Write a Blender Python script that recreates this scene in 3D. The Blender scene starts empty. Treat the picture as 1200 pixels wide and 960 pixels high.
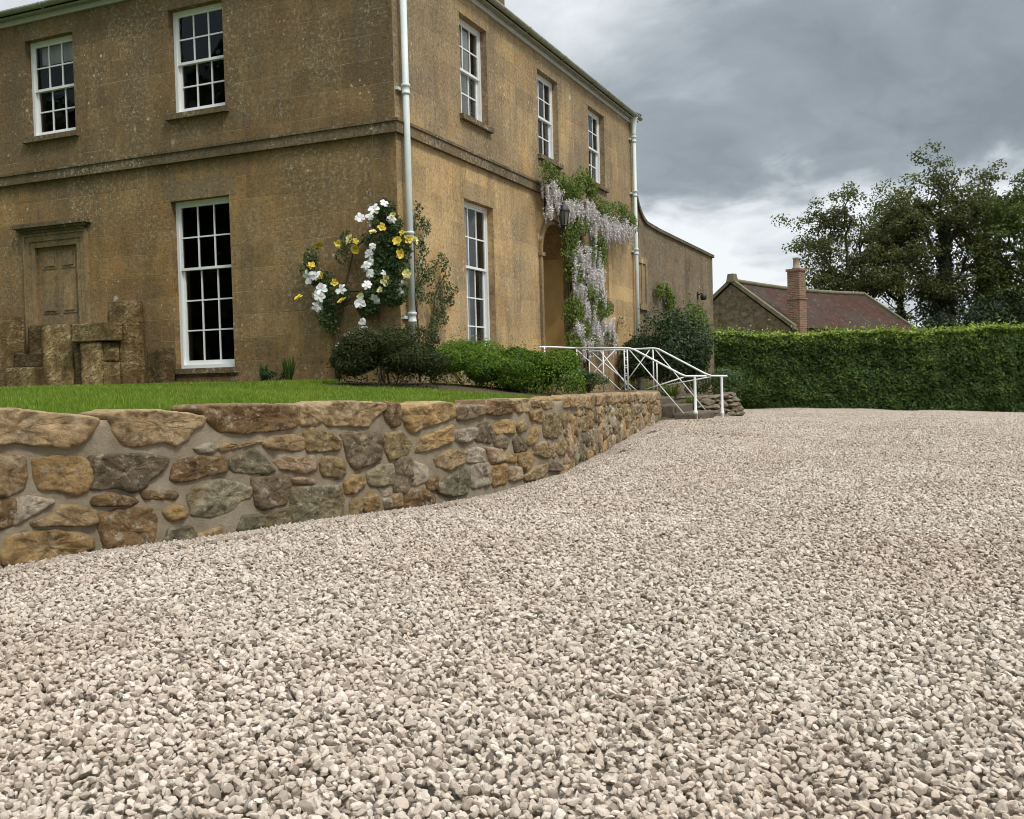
import bpy, bmesh, math, random
import numpy as np
from mathutils import Vector, Matrix, noise
random.seed(11); RNG = np.random.default_rng(11)
SC = bpy.context.scene
COL = SC.collection
rad = math.radians

# ------------------------------------------------------------------ helpers
ORG = {}

class MB:
    """collects faces of one mesh; UVs are metres along the dominant plane"""
    def __init__(s): s.v = []; s.f = []; s.sm = []
    def quad(s, *pts, smooth=False):
        b = len(s.v); s.v += [tuple(p) for p in pts]; s.f.append(tuple(range(b, b + len(pts)))); s.sm.append(smooth)
    def add(s, verts, faces, smooth=False):
        b = len(s.v); s.v += [tuple(map(float, p)) for p in verts]
        s.f += [tuple(b + i for i in f) for f in faces]; s.sm += [smooth] * len(faces)
    def box(s, x0, x1, y0, y1, z0, z1):
        v = [(x0,y0,z0),(x1,y0,z0),(x1,y1,z0),(x0,y1,z0),(x0,y0,z1),(x1,y0,z1),(x1,y1,z1),(x0,y1,z1)]
        s.add(v, [(0,3,2,1),(4,5,6,7),(0,1,5,4),(1,2,6,5),(2,3,7,6),(3,0,4,7)])
    def tube(s, path, r, n=8, caps=True):
        path = [Vector(p) for p in path]
        rs = r if isinstance(r, (list, tuple)) else [r] * len(path)
        rings = []; up = None
        for i, p in enumerate(path):
            a = path[max(i-1, 0)]; c = path[min(i+1, len(path)-1)]
            t = (c - a).normalized()
            if up is None:
                up = Vector((0, 0, 1)) if abs(t.z) < .9 else Vector((1, 0, 0))
            x = up.cross(t)
            if x.length < 1e-5: x = Vector((0, 1, 0)).cross(t)
            x.normalize(); y = t.cross(x); up = y
            rings.append([p + rs[i] * (math.cos(k*2*math.pi/n) * x + math.sin(k*2*math.pi/n) * y) for k in range(n)])
        v = [q for ring in rings for q in ring]; f = []
        for i in range(len(path)-1):
            for k in range(n):
                f.append((i*n+k, i*n+(k+1) % n, (i+1)*n+(k+1) % n, (i+1)*n+k))
        s.add(v, f, True)
        if caps:
            s.add(rings[0][::-1], [tuple(range(n))]); s.add(rings[-1], [tuple(range(n))])
    def lathe(s, prof, c, n=16):
        v = []; f = []
        for (r, z) in prof:
            for k in range(n):
                a = 2*math.pi*k/n; v.append((c[0]+r*math.cos(a), c[1]+r*math.sin(a), c[2]+z))
        for i in range(len(prof)-1):
            for k in range(n):
                f.append((i*n+k, i*n+(k+1) % n, (i+1)*n+(k+1) % n, (i+1)*n+k))
        s.add(v, f, True)
    def prism(s, poly, axis, a, b):
        """poly in the plane normal to axis, extruded from a to b"""
        def P(q, t):
            return {'x': (t, q[0], q[1]), 'y': (q[0], t, q[1]), 'z': (q[0], q[1], t)}[axis]
        n = len(poly)
        v = [P(q, a) for q in poly] + [P(q, b) for q in poly]
        f = [tuple(range(n))[::-1], tuple(range(n, 2*n))] + [(i, (i+1) % n, n+(i+1) % n, n+i) for i in range(n)]
        s.add(v, f)
    def build(s, name, mat, parent=None, fix=True):
        return mesh_obj(name, s.v, s.f, mat, parent, smooth=s.sm, fix=fix)

def box_uv(me):
    n = len(me.loops)
    if not n: return
    li = np.empty(n, np.int32); me.loops.foreach_get('vertex_index', li)
    co = np.empty(len(me.vertices)*3, np.float32); me.vertices.foreach_get('co', co); co = co.reshape(-1, 3)
    nf = len(me.polygons)
    no = np.empty(nf*3, np.float32); me.polygons.foreach_get('normal', no); no = np.abs(no.reshape(-1, 3))
    lt = np.empty(nf, np.int32); me.polygons.foreach_get('loop_total', lt)
    fi = np.repeat(np.arange(nf), lt)
    ax = np.argmax(no + np.array([0, .001, 0]), axis=1)[fi]
    p = co[li]
    uv = np.where((ax == 2)[:, None], p[:, [0, 1]], np.where((ax == 0)[:, None], p[:, [1, 2]], p[:, [0, 2]]))
    l = me.uv_layers.new(name='UVMap'); l.data.foreach_set('uv', uv.astype(np.float32).ravel())

def origin_of(o):
    return ORG.get(o.name, Vector((0, 0, 0)))

def mesh_obj(name, verts, faces, mat, parent=None, smooth=False, attrs=None, fix=False, uv=True):
    me = bpy.data.meshes.new(name)
    verts = np.asarray(verts, np.float64).reshape(-1, 3)
    if isinstance(faces, np.ndarray):
        k = faces.shape[1]
        me.vertices.add(len(verts)); me.vertices.foreach_set('co', verts.astype(np.float32).ravel())
        me.loops.add(faces.size); me.loops.foreach_set('vertex_index', faces.astype(np.int32).ravel())
        me.polygons.add(len(faces)); me.polygons.foreach_set('loop_start', np.arange(0, faces.size, k, dtype=np.int32))
        me.update(calc_edges=True)
    else:
        me.from_pydata([tuple(v) for v in verts], [], faces)
    if fix:
        bm = bmesh.new(); bm.from_mesh(me); bmesh.ops.remove_doubles(bm, verts=bm.verts, dist=1e-5)
        bmesh.ops.recalc_face_normals(bm, faces=bm.faces); bm.to_mesh(me); bm.free()
    nf = len(me.polygons)
    if isinstance(smooth, list): 
        sm = smooth if len(smooth) == nf else [bool(smooth and smooth[0])]*nf
    else: sm = [bool(smooth)]*nf
    me.polygons.foreach_set('use_smooth', sm)
    if uv and nf < 400000: box_uv(me)
    for an, (ty, dom, data) in (attrs or {}).items():
        a = me.attributes.new(an, ty, dom)
        a.data.foreach_set('value' if ty in ('FLOAT', 'INT') else ('color' if ty == 'FLOAT_COLOR' else 'vector'), np.asarray(data).ravel())
    if mat: me.materials.append(mat)
    o = bpy.data.objects.new(name, me); COL.objects.link(o)
    if parent is not None:
        g = origin_of(parent); o.parent = parent
        if g.length > 0: me.transform(Matrix.Translation(-g))
        ORG[o.name] = g
    return o

def thing(name, loc, label, cat, group=None):
    o = bpy.data.objects.new(name, None); COL.objects.link(o); o.location = loc
    o.empty_display_size = .2
    ORG[o.name] = Vector(loc); tag(o, label, cat, group); return o

def tag(o, label=None, cat=None, group=None, kind=None):
    if label: o['label'] = label
    if cat: o['category'] = cat
    if group: o['group'] = group
    if kind: o['kind'] = kind
    return o

# ------------------------------------------------------------------ materials
class NT:
    def __init__(s, name):
        s.m = bpy.data.materials.new(name); s.m.use_nodes = True; s.t = s.m.node_tree; s.t.nodes.clear()
        s.out = s.n('ShaderNodeOutputMaterial')
    def n(s, ty, ins=None, **kw):
        nd = s.t.nodes.new(ty)
        for k, v in kw.items(): setattr(nd, k, v)
        for k, v in (ins or {}).items(): s.set(nd.inputs[k], v)
        return nd
    def set(s, sock, v):
        if isinstance(v, bpy.types.NodeSocket): s.t.links.new(v, sock)
        elif isinstance(v, bpy.types.Node): s.t.links.new(v.outputs[0], sock)
        elif isinstance(v, (tuple, list)) and len(v) == 3 and sock.type == 'RGBA': sock.default_value = (*v, 1)
        else: sock.default_value = v
    def noise(s, vec, scale, detail=5, rough=.6, col=False, **k):
        d = s.n('ShaderNodeTexNoise', {'Vector': vec, 'Scale': scale, 'Detail': detail, 'Roughness': rough, **k})
        return d.outputs[1 if col else 0]
    def ramp(s, fac, stops, interp='LINEAR'):
        d = s.n('ShaderNodeValToRGB', {'Fac': fac}); r = d.color_ramp; r.interpolation = interp
        while len(r.elements) < len(stops): r.elements.new(.5)
        for e, (p, c) in zip(r.elements, stops):
            e.position = p; e.color = (c, c, c, 1) if isinstance(c, (int, float)) else (*c, 1)
        return d.outputs[0]
    def mix(s, f, a, b, mode='MIX'):
        d = s.n('ShaderNodeMix', data_type='RGBA', blend_type=mode)
        s.set(d.inputs[0], f); s.set(d.inputs[6], a); s.set(d.inputs[7], b); return d.outputs[2]
    def math(s, op, a, b=0., c=0., clamp=False):
        d = s.n('ShaderNodeMath', operation=op, use_clamp=clamp); s.set(d.inputs[0], a); s.set(d.inputs[1], b); s.set(d.inputs[2], c); return d.outputs[0]
    def map(s, vec, scale=(1,1,1), loc=(0,0,0), rot=(0,0,0)):
        return s.n('ShaderNodeMapping', {'Vector': vec, 'Scale': scale, 'Location': loc, 'Rotation': rot}).outputs[0]
    def bump(s, h, strength=.5, dist=.01, normal=None):
        d = s.n('ShaderNodeBump', {'Height': h, 'Strength': strength, 'Distance': dist})
        if normal is not None: s.set(d.inputs['Normal'], normal)
        return d.outputs[0]
    def uv(s): return s.n('ShaderNodeTexCoord').outputs['UV']
    def obj(s): return s.n('ShaderNodeTexCoord').outputs['Object']
    def pos(s): return s.n('ShaderNodeNewGeometry').outputs['Position']
    def attr(s, name, which='Fac'): return s.n('ShaderNodeAttribute', attribute_name=name).outputs[which]
    def finish(s, col, rough=.85, normal=None, spec=.3, metal=0.):
        b = s.n('ShaderNodeBsdfPrincipled', {'Base Color': col, 'Roughness': rough, 'Metallic': metal, 'Specular IOR Level': spec})
        if normal is not None: s.set(b.inputs['Normal'], normal)
        s.t.links.new(b.outputs[0], s.out.inputs[0]); return s.m

def hamstone(name, grime=.5, lichen=.5, joints=.5, ochre=(.27,.18,.088), dark=(.13,.10,.062), bw=.86, bh=.345, zmask=True, rough_bump=.5):
    t = NT(name); uv = t.uv(); P = t.pos()
    big = t.noise(P, .55, 4, .55); mid = t.noise(P, 2.3, 6, .65); fine = t.noise(P, 28, 6, .7)
    streak = t.noise(t.map(uv, (5.5, .55, 1)), 1.0, 6, .65)
    grain = t.noise(t.map(uv, (3, 40, 1)), 1.0, 3, .6)
    br = t.n('ShaderNodeTexBrick', {'Vector': uv, 'Color1': (0,0,0), 'Color2': (1,1,1), 'Mortar': (.5,.5,.5), 'Scale': 1.0, 'Mortar Size': .0055, 'Mortar Smooth': .25, 'Brick Width': bw, 'Row Height': bh, 'Bias': 0.0}, offset=.43, squash=1)
    blockv = br.outputs[0]; mort = br.outputs[1]
    c = t.mix(t.ramp(mid, [(.3, 0), (.72, 1)]), tuple(x*.8 for x in ochre), tuple(x*1.12 for x in ochre))
    # every block is its own bed of stone: some yellow, some pale, some grey-brown
    c = t.mix(t.ramp(blockv, [(.0, .5), (.33, 0), (1, 0)]), c, (ochre[0]*.58, ochre[1]*.6, ochre[2]*.68))
    c = t.mix(t.ramp(blockv, [(.55, 0), (.8, .4), (1, .6)]), c, (ochre[0]*1.35, ochre[1]*1.33, ochre[2]*1.3))
    c = t.mix(t.ramp(grain, [(.35, 0), (.8, .4)]), c, (ochre[0]*.62, ochre[1]*.6, ochre[2]*.6))
    c = t.mix(t.ramp(t.noise(t.map(P, (1, 1, 1.5), (2, 9, 4)), .62, 5, .6), [(.44, 0), (.62, .7)]), c, (ochre[0]*1.36, ochre[1]*1.36, ochre[2]*1.38))
    c = t.mix(t.ramp(t.noise(t.map(P, (1, 1, 1), (8, 1, 3)), 1.6, 6, .65), [(.52, 0), (.66, .6)]), c, (ochre[0]*1.05, ochre[1]*.80, ochre[2]*.5))
    # weathering: the upper courses are darker and mossier than the sheltered ground storey
    z = t.n('ShaderNodeSeparateXYZ', {'Vector': P}).outputs[2]
    grit = t.noise(P, 21, 10, .82); grit2 = t.noise(P, 9, 9, .76)
    gm = t.math('ADD', t.math('MULTIPLY', big, 1.1), t.math('MULTIPLY', streak, .7))
    gm = t.math('ADD', gm, t.math('MULTIPLY', t.math('SUBTRACT', grit2, .5), .9))
    if zmask:
        hi = t.n('ShaderNodeMapRange', {'Value': z, 1: 4.35, 2: 4.6, 3: -.13, 4: .10}).outputs[0]
        gm = t.math('ADD', gm, hi)
    gmask = t.ramp(gm, [(.80-.3*grime, 0), (1.22-.3*grime, 1)])
    c = t.mix(t.math('MULTIPLY', gmask, .74), c, t.mix(t.ramp(grit2, [(.4, 0), (.65, 1)]), dark, (dark[0]*1.75, dark[1]*1.75, dark[2]*1.8)))
    # black algae in drifts and run-off streaks
    al = t.noise(t.map(P, (1, 1, .45)), 1.25, 8, .72)
    st2 = t.noise(t.map(P, (1, 1, .22), (6, 2, 1)), 1.5, 7, .68)
    c = t.mix(t.math('MULTIPLY', t.ramp(st2, [(.51, 0), (.66, 1)]), .8*grime+.1), c, (.10,.086,.06))
    alg = t.math('MULTIPLY', t.ramp(al, [(.50, 0), (.66, 1)]), t.ramp(grit2, [(.3, .35), (.6, 1)]))
    c = t.mix(t.math('MULTIPLY', alg, .75*grime+.1), c, (.062,.052,.034))
    # rough open grain
    c = t.mix(t.ramp(grit, [(.36, .8), (.49, 0)]), c, (.048,.035,.019))
    c = t.mix(t.ramp(grit, [(.54, 0), (.66, .55)]), c, (ochre[0]*1.5, ochre[1]*1.52, ochre[2]*1.6))
    # pale crust, thick in patches
    pm = t.ramp(t.noise(t.map(P, (1, 1, .6), (7, 3, 1)), .95, 7, .70), [(.47, .06), (.56, 1)])
    sp = t.ramp(t.noise(P, 17, 9, .8), [(.515, 0), (.575, 1)])
    c = t.mix(t.math('MULTIPLY', t.math('MULTIPLY', sp, pm), .9*lichen), c, (.335,.285,.195))
    # round lichens, in colonies
    for sc, th, gate, colr in ((2.3, .12, .74, (.50,.46,.36)), (7.5, .20, .74, (.46,.42,.32)), (15., .25, .68, (.44,.40,.29))):
        v = t.n('ShaderNodeTexVoronoi', {'Vector': P, 'Scale': sc, 'Randomness': 1.0})
        wob = t.math('ADD', v.outputs['Distance'], t.math('MULTIPLY', t.math('SUBTRACT', t.noise(P, sc*3, 6, .75), .5), .75))
        spot = t.ramp(wob, [(th*.72, 1), (th, 0)])
        g = t.math('GREATER_THAN', t.n('ShaderNodeSeparateColor', {0: v.outputs['Color']}).outputs[0], gate + (1-gate)*(1-min(1, lichen))*.7)
        pg = t.ramp(t.noise(t.map(P, (1, 1, 1), (sc, 2, 1)), .9, 5, .65), [(.50, .0), (.60, 1)])
        c = t.mix(t.math('MULTIPLY', t.math('MULTIPLY', spot, g), t.math('MULTIPLY', pg, .95)), c, colr)
    c = t.mix(.15*min(1, joints*2), c, t.mix(1, c, t.ramp(blockv, [(0, (.52,.5,.5)), (.3, (.95,.93,.92)), (.65, (1.05,1.04,1.0)), (1, (1.62,1.58,1.45))]), 'MULTIPLY'))
    edge = t.math('MULTIPLY', mort, t.ramp(t.noise(P, 1.9, 4, .6, **{}), [(.50, 0), (.62, 1)]))
    c = t.mix(t.math('MULTIPLY', edge, .45*joints), c, (.04,.03,.018))
    # joints: pale lime line, partly worn away
    jm = t.math('MULTIPLY', mort, t.ramp(t.noise(P, 1.3, 4, .6), [(.46, .0), (.64, 1)]))
    c = t.mix(t.math('MULTIPLY', jm, .8*joints), c, (.36,.285,.18))
    h = t.math('ADD', t.math('MULTIPLY', grit, 1.0), t.math('MULTIPLY', grit2, 1.2))
    h = t.math('SUBTRACT', h, t.math('MULTIPLY', mort, .5*joints))
    return t.finish(c, .92, t.bump(h, rough_bump, .02), .15)

def plain(name, col, rough=.6, spec=.4, var=.12, scale=6, bump=0, metal=0.):
    t = NT(name); P = t.pos(); n = t.noise(P, scale, 6, .65)
    c = t.mix(t.ramp(n, [(.25, 0), (.75, 1)]), tuple(x*(1-var) for x in col), tuple(min(1, x*(1+var)) for x in col))
    return t.finish(c, rough, t.bump(t.noise(P, scale*6, 5, .6), bump, .01) if bump else None, spec, metal)

def leafmat(name, stops, trans=.25, rough=.5, spec=.35):
    t = NT(name); r = t.attr('rnd')
    c = t.ramp(r, stops)
    b = t.n('ShaderNodeBsdfPrincipled', {'Base Color': c, 'Roughness': rough, 'Specular IOR Level': spec})
    tr = t.n('ShaderNodeBsdfTranslucent', {'Color': t.mix(.5, c, (.16,.22,.03))})
    m = t.n('ShaderNodeMixShader', {0: trans}); t.t.links.new(b.outputs[0], m.inputs[1]); t.t.links.new(tr.outputs[0], m.inputs[2])
    t.t.links.new(m.outputs[0], t.out.inputs[0]); return t.m

# ------------------------------------------------------------------ leaves
def leaf_mesh(name, P, N, size, mat, parent, rnd, aspect=.5, jitter=.6, fold=.25, droop=None, smax=.35):
    """one folded leaf (two triangles) per point; N is the preferred facing"""
    P = np.asarray(P, float); n = len(P); N = np.asarray(N, float) + RNG.normal(0, jitter, (n, 3))
    N /= np.linalg.norm(N, axis=1)[:, None] + 1e-9
    A = RNG.normal(0, 1, (n, 3))
    if droop is not None: A += np.asarray(droop)
    A -= (A*N).sum(1)[:, None]*N; A /= np.linalg.norm(A, axis=1)[:, None] + 1e-9
    B = np.cross(N, A)
    L = (np.asarray(size) * RNG.uniform(1-smax, 1+smax, n))[:, None]
    w = L*aspect*.5
    base = P - A*L*.5; tip = P + A*L*.5
    up = N*L*fold*.35
    l = P + B*w + up - A*L*.08; r = P - B*w + up - A*L*.08
    V = np.stack([base, r, tip, l], 1).reshape(-1, 3)
    i = np.arange(n)*4
    F = np.stack([np.stack([i, i+1, i+2], 1), np.stack([i, i+2, i+3], 1)], 1).reshape(-1, 3)
    return mesh_obj(name, V, F, mat, parent, attrs={'rnd': ('FLOAT', 'FACE', np.repeat(np.clip(rnd, 0, 1), 2))}, uv=False)

def ball_points(c, r, n, shell=.55):
    """points through the outer part of an ellipsoid, with outward normals"""
    d = RNG.normal(0, 1, (n, 3)); d /= np.linalg.norm(d, axis=1)[:, None]
    k = RNG.uniform(shell**3, 1, n)**(1/3)
    r = np.asarray(r, float)
    return np.asarray(c) + d*k[:, None]*r, d/ r * r.mean()

def lumpy(o, amp, freq, seed=0.):
    for v in o.data.vertices:
        p = v.co*freq + Vector((seed, seed*1.7, seed*.3))
        v.co += v.normal*amp*noise.noise(p)
    o.data.update()

def rock_slab(name, x0, x1, y0, y1, z0, z1, mat, parent=None, cuts=9, amp=.03, seed=0., edge=.012, fine=.008):
    """a rough-hewn block: subdivided box with rounded, displaced faces"""
    bm = bmesh.new(); bmesh.ops.create_cube(bm, size=1)
    bmesh.ops.bevel(bm, geom=bm.edges[:], offset=.5*edge/max(.05, min(x1-x0, y1-y0, z1-z0)), segments=2, affect='EDGES')
    bmesh.ops.subdivide_edges(bm, edges=[e for e in bm.edges if e.calc_length() > .3], cuts=cuts, use_grid_fill=True)
    sx, sy, sz = x1-x0, y1-y0, z1-z0
    for v in bm.verts:
        v.co = Vector((x0+(v.co.x+.5)*sx, y0+(v.co.y+.5)*sy, z0+(v.co.z+.5)*sz))
    bm.normal_update()
    for v in bm.verts:
        q = v.co + Vector((seed*3.1, seed*7.7, seed))
        v.co += v.normal*(amp*noise.noise(q*3.2) + fine*noise.noise(q*17))
    me = bpy.data.meshes.new(name); bm.to_mesh(me); bm.free()
    vs = [tuple(v.co) for v in me.vertices]; fs = [tuple(p.vertices) for p in me.polygons]
    bpy.data.meshes.remove(me)
    return mesh_obj(name, vs, fs, mat, parent, smooth=True)
EXPOSURE = 0.62; CLOUD_LOC = (1.3, .4, 0); CLOUD_ROT = 20
WALL = [(1.2, -10.3, 0.0, 0.89), (1.35, -10.04, 0.0, 0.887), (1.5, -9.781, 0.0, 0.885), (1.646, -9.519, 0.0, 0.882), (1.776, -9.25, 0.0, 0.879), (1.889, -8.972, 0.0, 0.875), (1.991, -8.691, 0.0, 0.871), (2.083, -8.406, 0.0, 0.864), (2.172, -8.12, 0.0, 0.855), (2.267, -7.836, 0.0, 0.848), (2.364, -7.552, 0.0, 0.847), (2.459, -7.268, 0.0, 0.848), (2.55, -6.982, 0.0, 0.85), (2.635, -6.694, 0.0, 0.849), (2.715, -6.405, 0.0, 0.846), (2.793, -6.115, 0.0, 0.842), (2.871, -5.826, 0.0, 0.838), (2.952, -5.537, 0.0, 0.835), (3.031, -5.248, 0.0, 0.831), (3.104, -4.957, 0.0, 0.827), (3.168, -4.664, 0.0, 0.822), (3.229, -4.37, 0.0, 0.816), (3.285, -4.076, 0.0, 0.81), (3.327, -3.779, 0.0, 0.805), (3.353, -3.481, 0.0, 0.801), (3.368, -3.182, 0.001, 0.797), (3.365, -2.883, 0.003, 0.793), (3.338, -2.585, 0.006, 0.79), (3.3, -2.288, 0.011, 0.787), (3.261, -1.991, 0.015, 0.784), (3.219, -1.694, 0.02, 0.781), (3.175, -1.397, 0.024, 0.778), (3.13, -1.1, 0.029, 0.775), (3.084, -0.804, 0.033, 0.772), (3.039, -0.507, 0.038, 0.768), (2.994, -0.211, 0.042, 0.765), (2.949, 0.086, 0.047, 0.762), (2.904, 0.383, 0.051, 0.758), (2.856, 0.679, 0.056, 0.755), (2.806, 0.975, 0.061, 0.751), (2.754, 1.27, 0.065, 0.747), (2.701, 1.565, 0.07, 0.743), (2.649, 1.861, 0.074, 0.74), (2.597, 2.156, 0.079, 0.736), (2.547, 2.452, 0.084, 0.732), (2.503, 2.749, 0.092, 0.728), (2.467, 3.046, 0.101, 0.724), (2.433, 3.344, 0.112, 0.72), (2.4, 3.642, 0.122, 0.715), (2.366, 3.941, 0.133, 0.711), (2.333, 4.239, 0.143, 0.707), (2.299, 4.537, 0.154, 0.703), (2.266, 4.835, 0.164, 0.698), (2.232, 5.133, 0.175, 0.694), (2.2, 5.42, 0.185, 0.69), (2.2, 5.42, 0.185, 0.69)]
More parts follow.
